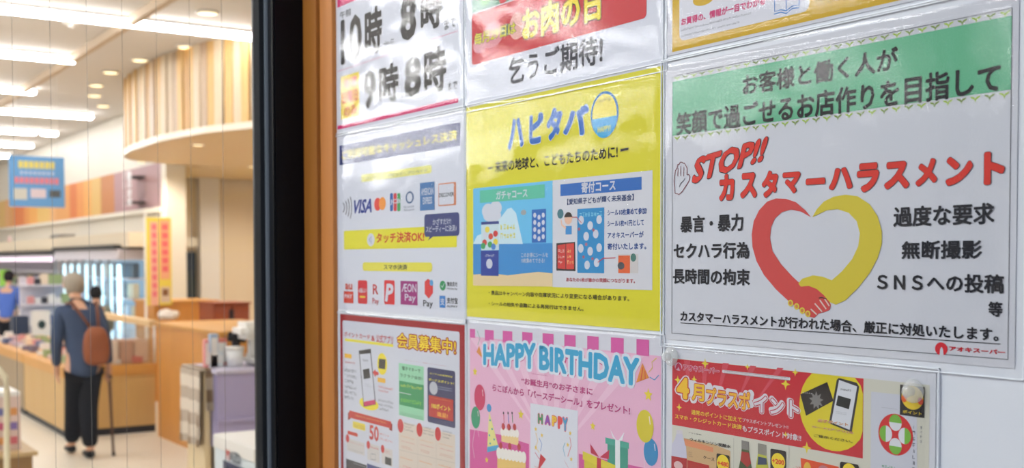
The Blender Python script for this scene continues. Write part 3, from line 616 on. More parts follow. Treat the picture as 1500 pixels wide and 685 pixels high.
s.rect('cake_tier', (735.5, 631), (760.5, 652), (220, 190, 130), 3); s.rect('cake_tier', (729.5, 660), (771, 720), (216, 180, 100), 3); s.rect('cake_layer', (729.5, 673), (771, 684), (206, 140, 110), 4)
for x in range(6): s.oval('cream', (737+x*4.3, 632+x*.5), 2.8, 6, (222, 216, 206), 4)
for x in range(8): s.oval('cream', (732+x*5.2, 663+x*.9), 3.6, 8.5, (222, 216, 206), 5)
for x, y in ((738.5, 624), (746.5, 625), (755, 625), (734.8, 652), (748, 653), (761.5, 654)): s.oval('strawberry', (x, y), 2.4, 5, (170, 34, 40), 6)
for x, col in ((739, (190, 50, 70)), (745.6, (60, 110, 180)), (751.6, (50, 140, 80))): s.stroke('candle', [(x, 607), (x+.6, 619)], 1.5, col, 5); s.oval('flame', (x-.2, 604.5), 1, 2, (60, 50, 50), 6)
s.poly('card', [(778, 590), (847.7, 601), (846, 760), (778, 730)], (204, 206, 212), 4)
for ch, a, b, col in (('H', (789.5, 605), (796.5, 621), (40, 140, 90)), ('A', (799.5, 607), (807.5, 622.5), (130, 70, 160)), ('P', (810, 608), (817, 624.5), (220, 180, 50)), ('P', (818.8, 609.5), (825, 628), (206, 60, 60)), ('Y', (825.5, 610.5), (833, 631.5), (50, 150, 190))):
    s.text(ch, a, b, col, .06, 8, outline=(((206, 60, 100), .05),))
for pts, col in (([(786, 633), (789, 645), (786, 655), (791, 662)], (220, 170, 50)), ([(791, 641), (795, 650), (793, 660)], (50, 110, 180)), ([(829, 648), (826, 656), (829, 668)], (50, 150, 180)), ([(836, 640), (838, 652), (833, 668)], (206, 60, 70)), ([(785, 662), (790, 670), (796, 675)], MAG)): s.stroke('streamer', pts, 1, col, 5)
for c in ((786, 628), (795, 637), (836.5, 634), (833, 651), (786, 655), (838, 672)): s.star(c, 4, (216, 180, 70), 5)
s.poly('cracker', [(793, 664), (801, 672), (789, 690)], (190, 34, 50), 5); s.poly('cracker', [(827, 672), (831, 680), (840, 695)], (190, 34, 50), 5); s.small((784, 681), (806, 690), (206, 90, 60), 1, 6, dens=1)
s.poly('gift_box', [(891, 648), (921, 656), (921, 720), (891, 700)], (40, 140, 120), 3); s.poly('gift_lid', [(888, 640), (922.5, 648), (922.5, 657), (888, 649)], (60, 156, 136), 4); s.poly('gift_ribbon', [(902.5, 643), (909.5, 645), (909.5, 715), (902.5, 710)], (214, 216, 216), 5)
s.poly('gift_bow', [(904, 644), (895, 628), (899, 640)], (214, 216, 216), 5); s.poly('gift_bow', [(907, 645), (916, 632), (913, 644)], (214, 216, 216), 5)
s.poly('gift_box', [(857, 672), (900, 688), (898, 720), (857, 710)], (196, 182, 44), 5); s.poly('gift_lid', [(855, 660), (903, 681), (901, 691), (855, 672)], (206, 192, 50), 6); s.poly('gift_ribbon', [(876, 669), (882, 671.5), (881, 715), (875, 712)], (180, 30, 60), 7)
s.poly('gift_bow', [(879, 669), (866, 649), (867, 663)], (180, 30, 70), 7); s.poly('gift_bow', [(880, 669), (894, 658), (893, 672)], (180, 30, 70), 7)
s.poly('cracker', [(942, 531), (951.8, 553), (933, 560)], (206, 130, 50), 4); s.stroke('cracker_stripe', [(943, 537), (940, 557)], 1.3, (196, 40, 50), 5); s.stroke('cracker_stripe', [(946, 543), (946.5, 555)], 1.3, (196, 40, 50), 5)
s.stroke('streamer', [(951, 545), (957, 538), (956, 530), (963, 524)], 1.1, (210, 190, 70), 4); s.stroke('streamer', [(953, 552), (960, 556), (966, 549)], 1.1, (60, 150, 190), 4); s.stroke('streamer', [(700, 484), (704, 495), (701, 505)], 1.1, (90, 160, 120), 4)
s.poly('cracker', [(703, 506), (709, 526), (699, 515)], (206, 130, 50), 4)

# ---- G: gold flyer, top right
HU0, HU1 = -.955, -.534
s = Sheet('poster', 'gold flyer with a white panel and blue open book, cut off at the top right', 'poster', HU0, HU1, 1.8735, 2.170, paper=(202, 202, 208), seed=7, rim=.006)
gu0, gv0 = P(985.7, 76.5)
s.rect('gold_background', (gu0, 2.163), (HU1-.008, gv0), (196, 158, 24), 1, px=False)
s.rect('white_panel', (P(996, 60)[0], 2.03), (P(1187, 17)[0], P(996, 61)[1]), (206, 206, 212), 2, .008, px=False)
s.text('お買得の、情報が一目でわかる', (999, 27), (1122, 7), (200, 50, 110), .035)
s.small((999, 42), (1101, 22), (110, 112, 120), 1); s.small((999, 51), (1084, 35), (110, 112, 120), 1); s.oval('gold_disc', (1032, -2), 16, 10, (196, 158, 24), 3)
for pts in ([(1136, -14), (1136, 17), (1145, 14.5), (1153, 16), (1162, 9), (1172, 7.5), (1172, -20)], [(1153, -14), (1153, 16)], [(1135, 21), (1145, 18), (1153, 20), (1162, 12.5), (1172, 11.5)]): s.stroke('book_drawing', pts, 1.0, (40, 120, 190), 4)
s.small((1196, -6), (1292, -18), (60, 50, 30), 2); s.small((1196, 7), (1240, -2), (120, 60, 30), 1)

# ---- H: the customer harassment notice
s = Sheet('poster', 'large white notice with green heading, red lettering and heart of clasped hands', 'poster', P(977, 300)[0], P(1487, 541)[0], 1.5625, 1.8615, paper=(198, 199, 204), seed=8, rim=.009, amp=.0003)
b0, b1 = P(985.7, 112.4), P(1480.5, 526.6)
hu0, hu1, hv0, hv1 = -.9451, -.541, 1.5695, 1.8503
def ln(a, b, c=(90, 92, 98), w=.0006, lv=3):
    s.rect('border_line', (min(a[0], b[0])-w/2, max(a[1], b[1])+w/2), (max(a[0], b[0])+w/2, min(a[1], b[1])-w/2), c, lv, px=False)
ln((hu0, hv1), (hu1, hv1)); ln((hu0, hv0), (hu1, hv0)); ln((hu0, hv0), (hu0, hv1)); ln((hu1, hv0), (hu1, hv1))
gt = P(986, 120)[1]; gb = P(986, 199)[1]
s.rect('green_band', (hu0+.0003, gt), (hu1-.0003, gb), (94, 170, 130), 2, px=False)
for row, vv_ in (('sprout', hv1-.0035), ('sprout', gb-.0038)):
    for k in range(31):
        u = hu0+.008+k*(hu1-hu0-.014)/30; verts = []; h = .0028; sh = .8 if k % 2 else 1
        pts = [(u, vv_-h), (u-.0009, vv_-.0004), (u-.0042, vv_+.0012), (u-.0046, vv_+h*.9), (u-.0012, vv_+h*.6), (u, vv_+.0002), (u+.0012, vv_+h*.6), (u+.0046, vv_+h*.9), (u+.0042, vv_+.0012), (u+.0009, vv_-.0004)]
        s.poly(row, pts, (int(150*sh)+10, int(178*sh)+10, 78), 3, px=False)
s.text('お客様と働く人が', (1089, 110), (1317, 103), BLK, .03, 5); s.text('笑顔で過ごせるお店作りを目指して', (992, 166), (1467, 135), BLK, .03, 5)
RH = (206, 46, 34)
s.text('STOP!!', None, None, RH, .04, 6, quad=((1021, 231), (1128, 199), (1118, 236), (1014, 270)), name='title', outline=(((50, 30, 36), .018),))
for ch, a, b in (('カ', (1055, 256), (1077, 293)), ('ス', (1086, 254), (1110, 289)), ('タ', (1117.5, 251), (1141, 288)), ('マ', (1148, 253), (1174, 282)), ('ー', (1182, 262), (1210, 269)), ('ハ', (1216, 247), (1250, 276)), ('ラ', (1257, 240), (1289, 280)), ('ス', (1297, 238), (1333, 275)), ('メ', (1343, 234), (1374, 271)), ('ン', (1387, 231), (1426, 270)), ('ト', (1443, 223), (1473, 269))):
    s.text(ch, a, b, RH, .058, 6, name='title', outline=(((60, 34, 40), .015),))
hand = [(990, 283), (988.6, 264), (990.5, 250), (993, 246), (993.6, 241), (996.5, 240), (997.5, 237.5), (1000.5, 237.5), (1001.5, 239), (1004, 239), (1006, 243), (1007.6, 246), (1007.4, 256), (1010, 255.5), (1012, 258), (1010.5, 265), (1006, 272), (1000, 281), (996, 284.5)]
s.stroke('hand_outline', hand, .9, (120, 34, 44), 4, True)
for a, b in (((994.5, 246), (994, 258)), ((998.5, 243), (998, 257.5)), ((1003, 244), (1002.5, 258))): s.stroke('hand_line', [a, b], .7, (120, 34, 44), 4)
s.stroke('hand_line', [(996, 274), (998, 269), (1003, 264), (1004.5, 261)], .7, (60, 60, 70), 4)
for tx, a, b in (('暴言・暴力', (998, 316.5), (1090, 338)), ('セクハラ行為', (988, 356), (1099, 378.5)), ('長時間の拘束', (987, 393), (1100, 418)), ('過度な要求', (1310, 303), (1458, 328)), ('無断撮影', (1322, 353), (1440, 379)), ('ＳＮＳへの投稿', (1286, 399.5), (1472, 430)), ('等', (1449, 441), (1470, 464)), ('カスタマーハラスメントが行われた場合、厳正に対処いたします。', (998, 455), (1464, 500))):
    s.text(tx, a, b, (20, 22, 32), .028, 5)
s.stroke('underline', [(998, 472.5), (1467, 503.5)], .7, BLK, 4)
H_ = lambda pts: [(1100+x/3.425, 280+y/3.425) for x, y in pts]
s.poly('heart_arm', H_([(305, 130), (280, 98), (230, 55), (180, 38), (130, 36), (85, 52), (45, 95), (18, 150), (8, 215), (12, 280), (32, 350), (70, 420), (130, 492), (195, 552), (240, 585), (295, 628), (322, 634), (345, 612), (372, 606), (400, 594), (405, 568), (390, 535), (370, 500), (330, 470), (260, 470), (215, 430), (155, 365), (112, 300), (100, 235), (105, 180), (125, 135), (160, 104), (205, 92), (255, 102)]), (196, 66, 64), 3)
s.poly('heart_arm', H_([(312, 130), (335, 90), (370, 52), (420, 27), (480, 17), (540, 25), (600, 65), (640, 125), (661, 200), (661, 265), (640, 335), (600, 410), (545, 480), (480, 545), (430, 568), (400, 556), (370, 520), (335, 490), (295, 474), (255, 478), (242, 462), (262, 438), (315, 421), (365, 428), (410, 446), (462, 400), (512, 340), (543, 275), (551, 210), (535, 150), (495, 108), (440, 90), (385, 95)]), (200, 182, 50), 4)
for x, y in ((203, 560), (234, 577), (262, 598), (290, 614)): s.oval('finger', (1100+x/3.425, 280+y/3.425), 3.9, 4.8, (206, 190, 60), 5); s.oval('finger_nail', (1100+x/3.425, 280+y/3.425), 2.1, 2.8, (190, 120, 60), 6)
for pts in ([(305, 590), (335, 618)], [(325, 562), (362, 604)], [(350, 545), (382, 590)], [(375, 540), (398, 575)]): s.stroke('finger_line', H_(pts), 1.4, (206, 190, 180), 5)
s.stroke('finger_line', H_([(345, 535), (360, 532), (385, 540)]), .9, (60, 40, 40), 5)
s.oval('logo', (1380, 510.6), 9.2, 9.6, (200, 30, 44), 3); s.poly('logo_notch', [(1377.5, 520.5), (1378.5, 511), (1380.5, 507.5), (1382.5, 511), (1383.5, 520.5)], (198, 199, 204), 4)
s.text('アオキスーパー', (1392, 506.5), (1474, 519.5), (200, 30, 44), .04, 5)

# ---- I: April points flyer
s = Sheet('poster', 'red and cream April points flyer with card, phone and bottles, bottom right', 'poster', P(977.5, 510)[0], P(1372, 546)[0], 1.262, 1.5535, paper=(202, 203, 208), seed=9, rim=.004, amp=.0003)
iu0, iu1 = P(986, 524)[0], P(1363, 560)[0]; iv1 = P(986, 524)[1]
s.rect('cream_background', (iu0, iv1), (iu1, 1.27), (196, 194, 178), 1, px=False)
s.rect('red_header', (986, 524.5), (1265, 671), (186, 28, 46), 2)
for a, b in (((1003, 527), (1010, 575)), ((1030, 529), (1030, 600)), ((1060, 531), (1050, 590)), ((1100, 535), (1080, 590)), ((1140, 538), (1100, 600))): s.poly('light_ray', [a, (a[0]+9, a[1]+.8), b], (196, 70, 84), 3)
iv = [P(1265, 671)[1], P(986, 524.5)[1]]
s.oval('yellow_disc', (1221, 598), 50.5, 62, (206, 190, 30), 3, clip=(iu0, P(1265, 600)[0], iv[0], iv[1]))
s.poly('point_card', [(1173.7, 577), (1213, 559), (1222.3, 586.4), (1182, 608.5)], (34, 28, 30), 4); s.small((1177, 577), (1192, 573), (180, 180, 180), 1, 5); s.star((1197, 586), 14, (120, 118, 116), 5, 9, .55, 'card_emblem')
s.poly('phone', [(1230, 553), (1256, 560), (1260, 566), (1249, 632), (1246, 632), (1217, 620), (1216, 616), (1227, 556)], (40, 38, 44), 4); s.poly('phone_screen', [(1230.5, 556), (1257, 565.5), (1246, 629), (1219, 618)], (204, 206, 210), 5)
s.poly('code_block', [(1229, 578.5), (1248, 584), (1245, 599), (1226, 593)], (30, 34, 36), 6); s.small((1233, 567), (1249, 574), (60, 60, 66), 1, 6); s.small((1226, 601), (1242, 608), (150, 150, 155), 2, 6)
s.text('必ずポイント', (1199.4, 612.5), (1244, 624), (190, 90, 20), .018, 8, outline=(((214, 210, 180), .04),)); s.text('カード(アプリ)を', (1191, 622.5), (1252, 635.5), (190, 80, 20), .018, 8, outline=(((214, 210, 180), .04),)); s.text('ご提示ください。', (1194, 635), (1250.7, 648.5), (40, 34, 24), .015, 8)
s.oval('logo', (995, 536.5), 5.6, 6, (206, 160, 180), 3); s.poly('logo_mark', [(990.5, 540), (992, 534), (995, 531), (998.5, 534.5), (1000, 542), (997, 541.5), (995, 537), (993, 540.5)], (186, 20, 70), 4)
s.text('アオキスーパー', (1002, 533), (1055, 548), (190, 20, 80), .04, 6, outline=(((206, 200, 206), .05),))
s.rect('caption_box', (1059, 541), (1159, 557), (204, 200, 204), 4, .003); s.small((1062, 543.5), (1157, 555), (110, 80, 84), 2, 5)
for c, r_ in (((1034, 532), 8), ((994, 556), 7), ((1018, 555), 6), ((1096, 537), 5), ((1152, 562), 9), ((1166, 545), 6), ((996, 596), 6), ((1183, 655), 9), ((1152, 636), 5)): s.star(c, r_, (214, 196, 50), 3, 4, .35, 'sparkle')
OR = (222, 176, 30)
HQ = dict(name='title')
s.text('4月プラスポイント', None, None, (204, 200, 204), .13, 4, quad=((993, 551), (1172, 583), (1172, 612), (993, 587)), name='title_shadow')
s.text('4', (992.5, 551), (1011, 585), OR, .05, 7, outline=(((176, 30, 44), .04), ((204, 200, 204), .09)), **HQ); s.text('月', (1015, 561), (1033, 588), OR, .035, 7, outline=(((176, 30, 44), .04), ((204, 200, 204), .09)), **HQ)
s.text('プラスポ', (1036, 566), (1100, 601), (226, 170, 50), .03, 7, outline=(((176, 30, 44), .04), ((204, 200, 204), .09)), **HQ); s.text('イント', (1106, 578), (1172, 612), (206, 200, 206), .03, 7, outline=(((176, 30, 60), .05), ((204, 200, 204), .09)), **HQ)
s.text('通常のポイントに加えて', (1014, 599), (1088, 618.5), (222, 190, 50), .02, 5); s.text('プラスポイントプレゼント!!', (1089, 611.5), (1156, 628), (206, 196, 200), .015, 5)
s.text('スマホ・クレジットカード決済', (990, 605.5), (1088, 629), (222, 190, 50), .025, 5); s.text('もプラスポイント対象!!', (1089, 622), (1175, 646), (208, 200, 204), .025, 5)
s.poly('bottle_cap', [(992, 629), (1001, 630), (1001, 635), (992, 634.5)], (196, 190, 196), 3); s.poly('bottle_picture', [(992, 634.5), (1001, 635), (1002, 642), (1006, 650), (1007.5, 671), (984.8, 667), (985.5, 650), (990, 642)], (186, 184, 200), 4); s.poly('bottle_label', [(984.8, 667), (1007.5, 671), (1007, 720), (984.5, 710)], (164, 24, 40), 5); s.oval('label_oval', (995, 681), 6.5, 6, (206, 170, 170), 6)
s.poly('carton_picture', [(1003, 641), (1046, 650), (1071, 660), (1071, 700), (1008, 690)], (190, 156, 112), 3); s.poly('carton_stripe', [(1003, 642), (1030, 650), (1046, 655), (1046, 662), (1005, 652)], (206, 130, 90), 4); s.poly('carton_base', [(1008, 673), (1040, 681), (1040, 720), (1008, 710)], (170, 30, 34), 4)
s.text('アサヒ飲料', (1010, 632), (1029, 637.5), BLK, .005, 5); s.text('ウィルキンソン炭酸水', (1012, 640), (1072, 656.5), BLK, .02, 6); s.text('ケース', (1031.7, 666.5), (1048, 675), BLK, .01, 6); s.small((1010, 660), (1016, 670), (110, 90, 70), 3, 5)
def badge(a, b, c, rx, ry, tx, ta, tb):
    s.rect('badge', a, b, (30, 26, 30), 6, .002); s.oval('badge_disc', c, rx, ry, (222, 196, 40), 7)
    if tx: s.text(tx, ta, tb, (206, 60, 30), .04, 8)
badge((1051, 663), (1070, 700), (1060.5, 678), 9, 12.5, '+480', (1052.5, 673.5), (1069, 684))
s.poly('bottle_foil', [(1087.5, 644), (1098.5, 646.5), (1098.5, 660), (1087.5, 658)], (120, 116, 112), 4); s.poly('bottle_picture', [(1087.5, 657), (1098.5, 659.5), (1100, 672), (1103.5, 690), (1103.5, 720), (1083.5, 712), (1083.5, 684), (1087, 668)], (60, 76, 44), 4); s.poly('bottle_label', [(1087.5, 660.5), (1098.5, 662.5), (1101.5, 678), (1096, 684), (1086, 674)], (160, 40, 40), 5)
s.poly('bottle_foil', [(1111.5, 648.5), (1124, 651), (1124, 667), (1111.5, 664)], (130, 126, 116), 4); s.poly('bottle_picture', [(1111.5, 664), (1124, 667), (1128, 690), (1128, 720), (1108, 716), (1108, 686)], (176, 176, 60), 4); s.poly('bottle_label', [(1112, 668), (1124, 670.5), (1125, 680), (1111, 680)], (40, 60, 90), 5)
badge((1130, 656), (1152.6, 715), (1141.5, 675.5), 10, 12.5, '+200', (1132.5, 670), (1150.5, 681))
s.stroke('rule', [(1157, 652), (1157, 720)], .5, (160, 158, 148), 3); s.stroke('rule', [(1076, 641), (1076, 720)], .5, (160, 158, 148), 3)
s.poly('pack_picture', [(1174, 670), (1230, 683), (1230, 740), (1178, 730)], (206, 70, 30), 4); s.oval('pack_disc', (1208, 690), 9, 9, (180, 110, 120), 5); s.oval('pack_disc', (1184, 690), 6, 14, (214, 170, 60), 5); s.small((1163, 680), (1174, 690), (180, 34, 44), 1, 5)
badge((1232, 675), (1259, 730), (1245.5, 690), 10, 12, None, None, None)
s.poly('tissue_pack', [(1277, 573), (1344, 580), (1345, 760), (1276, 740)], (190, 192, 200), 3); s.small((1293, 595), (1316, 600), (130, 132, 140), 1, 4)
s.oval('pack_disc', (1313, 636), 25.5, 30.5, (196, 34, 40), 4)
for dx, dy, a0 in ((0, -17.5, 0), (0, 17, 180), (-14, -1.5, 90), (13.5, 2, 270)):
    s.oval('petal', (1313+dx, 636+dy), 9.2, 12, (206, 208, 212), 5); s.oval('petal_tip', (1313+dx, 636+dy), 9.2, 12, (110, 170, 60), 6, a0=a0, a1=a0+180)
s.small((1293, 678), (1328, 700), (80, 140, 100), 2, 4); s.small((1338, 620), (1343, 700), (60, 60, 70), 9, 4); s.small((1349, 622), (1354, 650), (110, 110, 118), 4, 4)
s.rect('badge', (1320, 562.5), (1355.4, 611.6), (30, 28, 34), 6); s.oval('badge_disc', (1338, 582), 16, 17.5, (214, 184, 40), 7); s.oval('badge_spot', (1326, 583), 4, 5.5, (206, 90, 40), 8); s.oval('badge_spot', (1350, 587), 4, 5.5, (206, 70, 40), 8); s.text('ポイント', (1324, 599.5), (1352, 608), (214, 186, 50), .03, 8)

M_pin = bpy.data.materials.new('pin_plastic'); M_pin.use_nodes = True; _b = M_pin.node_tree.nodes['Principled BSDF']
_b.inputs['Base Color'].default_value = (.80, .80, .78, 1); _b.inputs['Roughness'].default_value = .12; _b.inputs['Alpha'].default_value = .3; _b.inputs['Specular IOR Level'].default_value = .9
# round clear pins
for (px, py), rr, what in (((987, 521.5), .0105, 'at the top left corner of the red April flyer'), ((1342, 572), .0105, 'over the small black badge at the right of the flyer')):
    u, v = P(px, py)
    t = thing('clear_pin', 'round clear plastic pin '+what, 'pin', (u, -.004, v), group='clear pins')
    lathe('disc', [(.0001, -.001), (rr, -.001), (rr, .001), (rr*.6, .0025), (.0001, .003)], M_pin, t, 28, (u, -.0042, v), 'Y')
    lathe('knob', [(rr*.42, .003), (rr*.36, .006), (rr*.5, .009), (rr*.4, .0105), (.0001, .011)], M_pin, t, 20, (u, -.0042, v), 'Y')

#==SHOP
M_wh = mat((232, 230, 226), .4, .4, 'white_enamel'); M_dk = mat((34, 34, 38), .5, .3, 'dark_kick')
M_tan = wood((198, 160, 96), 'tan_laminate', amt=.06); M_tand = wood((150, 128, 96), 'dull_tan_laminate', amt=.06); M_org = wood((206, 142, 62), 'orange_wood', amt=.10); M_rim = wood((206, 150, 70), 'counter_edge', vertical=False, amt=.12)
# ---- low bargain counter
def low_counter(label, x0, x1, y0, y1, m, ndiv):
    t = thing('display_counter', label, 'counter', (x1, y0, 0))
    box('kickboard', x0+.02, x1-.02, y0+.02, y1, 0, .07, M_dk, t)
    box('core', x0+.015, x1-.015, y0+.015, y1, .07, .56, m, t)
    w = (x1-x0)/ndiv
    for k in range(ndiv): box('panel', x0+k*w+.004, x0+(k+1)*w-.004, y0, y0+.014, .07, .56, m, t)
    w = (y1-y0)/2
    for k in range(2): box('panel', x1-.014, x1, y0+.014+k*w, y0+(k+1)*w-.004, .07, .56, m, t)
    box('edge_top', x0, x1+.01, y0-.01, y1, .56, .66, M_rim, t, .01)
    return t
low_counter('low tan display counter heaped with small goods behind the old man', -12.95, -11.05, 1.52, 2.36, M_tan, 4)
low_counter('darker low display counter farther left beyond the tan one', -16.2, -12.97, 1.52, 2.36, M_tand, 5)
pack_m = [mat(c, .45, .4, 'pack') for c in ((226, 224, 222), (214, 190, 184), (190, 170, 190), (150, 170, 120), (206, 120, 110), (120, 110, 130), (232, 214, 190), (96, 110, 150), (216, 150, 150), (60, 60, 70))]
def pack_mesh(w, d, h, m):
    bm = bmesh.new(); bbox(bm, -w/2, w/2, -d/2, d/2, 0, h, min(w, d, h)*.12)
    me = bpy.data.meshes.new('pack'); bm.to_mesh(me); bm.free(); me.materials.append(m); return me
packs = [pack_mesh(rnd.uniform(.09, .15), rnd.uniform(.07, .11), rnd.uniform(.04, .09), m) for m in pack_m for _ in (0, 1)]
def pack(name, x, y, z, rz, label, group, k=None):
    o = bpy.data.objects.new(name, packs[rnd.randrange(len(packs)) if k is None else k]); C.objects.link(o); o.location = (x, y, z); o.rotation_euler.z = rz
    return tag(o, label, 'packet', group)
for i in range(6):
    for j in range(4):
        pack('food_pack', -11.2-i*.3+rnd.uniform(-.03, .03), 1.65+j*.19, .661, rnd.uniform(-.15, .15), 'small packet laid out on the low tan counter behind the old man', 'packets on the tan counter')
for i in range(10):
    for j in range(3):
        pack('food_pack', -13.2-i*.3, 1.66+j*.2+rnd.uniform(-.02, .02), .661, rnd.uniform(-.15, .15), 'small packet laid out on the darker counter at the left', 'packets on the darker counter')
# clear bin with rail above the right end of the counter
t = thing('clear_bin', 'clear plastic bin of pale packets with a wooden rail, right end of the low counter', 'bin', (-11.15, 1.95, .66))
a = at(150, 461, x=-12.3); b = at(226, 474, x=-11.12)
box('side_wall', -11.09, -11.08, 1.62, 2.34, .665, 1.0, M_clear, t)
box('side_wall', -12.3, -11.09, 2.33, 2.34, .665, 1.0, M_clear, t)
bm = bmesh.new(); d = b-a; L = d.length; bbox(bm, -L/2, L/2, -.05, .05, -.03, .03, .006); bmesh.ops.rotate(bm, cent=(0, 0, 0), matrix=d.to_track_quat('X', 'Z').to_matrix(), verts=bm.verts); bmesh.ops.translate(bm, vec=(a+b)/2, verts=bm.verts)
build('rail', bm, wood((222, 190, 140), 'pale_rail', False, .1), t)
for q in (a, b): tube('post', [(q.x, q.y, .66), (q.x, q.y, q.z-.02)], .012, M_wh, t)
tall = [pack_mesh(.13, .07, .22, mat(c, .4, .5, 'film_pack')) for c in ((214, 184, 160), (206, 170, 150), (226, 210, 196), (190, 150, 130))]
for i in range(5):
    for k in range(3):
        o = bpy.data.objects.new('snack_bag', tall[(i+k) % 4]); C.objects.link(o); o.location = (-11.2-k*.13, 1.70+i*.14, .662 + 0); o.rotation_euler = (0, 0, math.pi/2)
        tag(o, 'pale brown film packet standing in the clear bin', 'packet', 'packets in the clear bin')
# ---- tall orange service counter
t = thing('service_counter', 'tall orange wood counter standing right of the low display counter', 'counter', (-10, 2.3, 0))
box('side_panel', -10.74, -9.0, 2.29, 2.33, .0, 1.04, M_org, t); box('end_panel', -10.76, -10.72, 2.33, 3.1, 0, 1.04, M_org, t)
box('counter_top', -10.78, -8.98, 2.27, 3.12, 1.04, 1.075, M_rim, t, .006); box('core', -10.7, -9.05, 2.34, 3.0, 0, 1.03, M_org, t)
p = at(247, 468, y=2.5)
t = thing('cloth_bundle', 'crumpled white cloth lying on the left end of the orange counter', 'cloth', (p.x, p.y, 1.075))
bm = bmesh.new(); bmesh.ops.create_icosphere(bm, subdivisions=3, radius=.1)
for v in bm.verts: v.co = Vector((v.co.x*1.2, v.co.y, max(-.045, v.co.z*.55+noise.noise(v.co*14)*.03)))
bmesh.ops.translate(bm, vec=(p.x, p.y, 1.121), verts=bm.verts); build('cloth', bm, mat((226, 216, 204), .8, .1, 'cloth'), t, True)
# back counters in the alcove
t = thing('back_counter', 'orange wood counter standing farther back under the canopy', 'counter', (-13.4, 4.0, 0))
a = at(226, 441, x=-13.4); b = at(318, 441, x=-13.4)
box('front_panel', -13.45, -13.4, a.y, b.y, 0, a.z-.03, M_org, t); box('counter_top', -14.2, -13.38, a.y-.02, b.y+.02, a.z-.03, a.z, M_rim, t); box('end_panel', -14.2, -13.45, a.y, a.y+.04, 0, a.z-.03, M_org, t)
a = at(313, 443, x=-12.4); b = at(366, 443, x=-12.4); zb = at(340, 470, x=-12.4).z
t = thing('bread_cabinet', 'dark red brown cabinet standing behind the orange counter', 'cabinet', (-12.4, a.y, 0))
M_rb = wood((150, 72, 40), 'red_brown_wood', False, .15)
box('body', -12.9, -12.42, a.y, b.y, 0, a.z-.02, M_rb, t); box('top', -12.92, -12.38, a.y-.01, b.y+.01, a.z-.02, a.z, M_rb, t)
for k in range(2):
    w = (b.y-a.y)/2; d_ = box('door', -12.42, -12.40, a.y+.01+k*w, a.y+k*w+w-.01, .1, a.z-.04, M_rb, t); box('handle', -12.40, -12.385, a.y+w-.03+k*.03, a.y+w-.015+k*.03, a.z-.2, a.z-.08, M_dk, d_)

# ---- chillers and shelves along the display wall
M_led = mat((250, 225, 245), .5, .3, 'case_lamp', emit=.9)
case_in = mat((150, 178, 196), .4, .4, 'glowing_case_interior', emit=.55); M_casew = mat((214, 210, 220), .4, .4, 'case_white')  # back panel of the chiller glows by itself to look lit
t = thing('glass_door_chiller', 'upright chiller with a row of glass doors left of the yellow banner', 'refrigerator', (-17, 3.2, 0))
box('back_panel', -19.0, -15.25, 3.52, 3.6, 0, 1.78, case_in, t); box('base', -19.0, -15.25, 3.12, 3.52, 0, .3, M_dk, t); box('header', -19.0, -15.25, 3.1, 3.6, 1.66, 1.80, M_casew, t); box('top_strip', -19.0, -15.25, 3.06, 3.6, 1.80, 1.86, M_dk, t)
for k in range(8):
    x0 = -18.98+k*.465; dd = box('door', x0, x0+.03, 3.095, 3.115, .3, 1.66, mat((110, 124, 138), .3, .5, 'door_stile', metal=.4), t)
    box('glass', x0+.045, x0+.46, 3.09, 3.10, .3, 1.66, M_door, dd); box('lamp', x0+.05, x0+.20, 3.2, 3.22, .35, 1.6, mat((200, 235, 255), .5, .3, 'blue_lamp', emit=2.2), dd)
for z in (.55, .85, 1.15, 1.42): box('shelf', -18.95, -15.3, 3.26, 3.5, z-.02, z, M_casew, t)
bot = [pack_mesh(.09, .09, .2, mat(c, .3, .5, 'bottle_pack')) for c in ((230, 234, 238), (150, 170, 190), (90, 110, 130), (220, 220, 200))]
for z in (.85, 1.15, 1.42):
    for k in range(20):
        o = bpy.data.objects.new('drink_carton', bot[rnd.randrange(4)]); C.objects.link(o); o.location = (-18.8+k*.18, 3.36, z); tag(o, 'drink carton on a shelf behind the chiller doors', 'carton', 'cartons behind the chiller doors')
t = thing('open_shelf_case', 'long open display case of colourful goods under a pinkish lamp strip', 'display case', (-22, 3.2, 0))
box('back_panel', -28.0, -19.1, 3.52, 3.6, 0, 1.70, M_casew, t); box('base', -28.0, -19.1, 3.0, 3.52, 0, .35, M_casew, t); box('header', -28.0, -19.1, 3.1, 3.6, 1.66, 1.74, M_casew, t)
box('lamp', -28.0, -19.1, 3.06, 3.1, 1.64, 1.70, M_led, t); box('top_strip', -28.0, -19.1, 3.12, 3.6, 1.74, 1.82, M_dk, t)
for z in (.62, .92, 1.22, 1.48): box('shelf', -28.0, -19.12, 3.12, 3.5, z-.02, z, M_casew, t)
for z in (.62, .92, 1.22):
    for k in range(44):
        o = pack('grocery_pack', -27.8+k*.195, 3.26, z, 0, 'small colourful packet on a shelf of the open display case', 'packets in the open case'); o.scale = (1.1, 1, 2.2)
# freestanding shelf in mid shop
t = thing('gondola_shelf', 'white shelf unit of pale packets behind the old man, left of his head', 'shelf', (-17.2, 2.2, 0))
x = -16.9; a = at(38, 420, x=x); b = at(104, 420, x=x); y0, y1 = a.y, b.y
box('back_panel', x-.5, x-.46, y0, y1, 0, 1.42, M_casew, t); box('base', x-.46, x, y0, y1, 0, .18, M_casew, t)
for k, z in enumerate((.45, .75, 1.05, 1.32)):
    box('shelf', x-.46, x, y0, y1, z-.025, z, M_casew, t)
    for q in range(6):
        o = pack('grocery_pack', x-.12, y0+.08+q*(y1-y0-.14)/5, z, math.pi/2, 'pale packet on the white shelf unit left of the old man', 'packets on the white shelf unit'); o.scale = (.75, 1, 1.8)
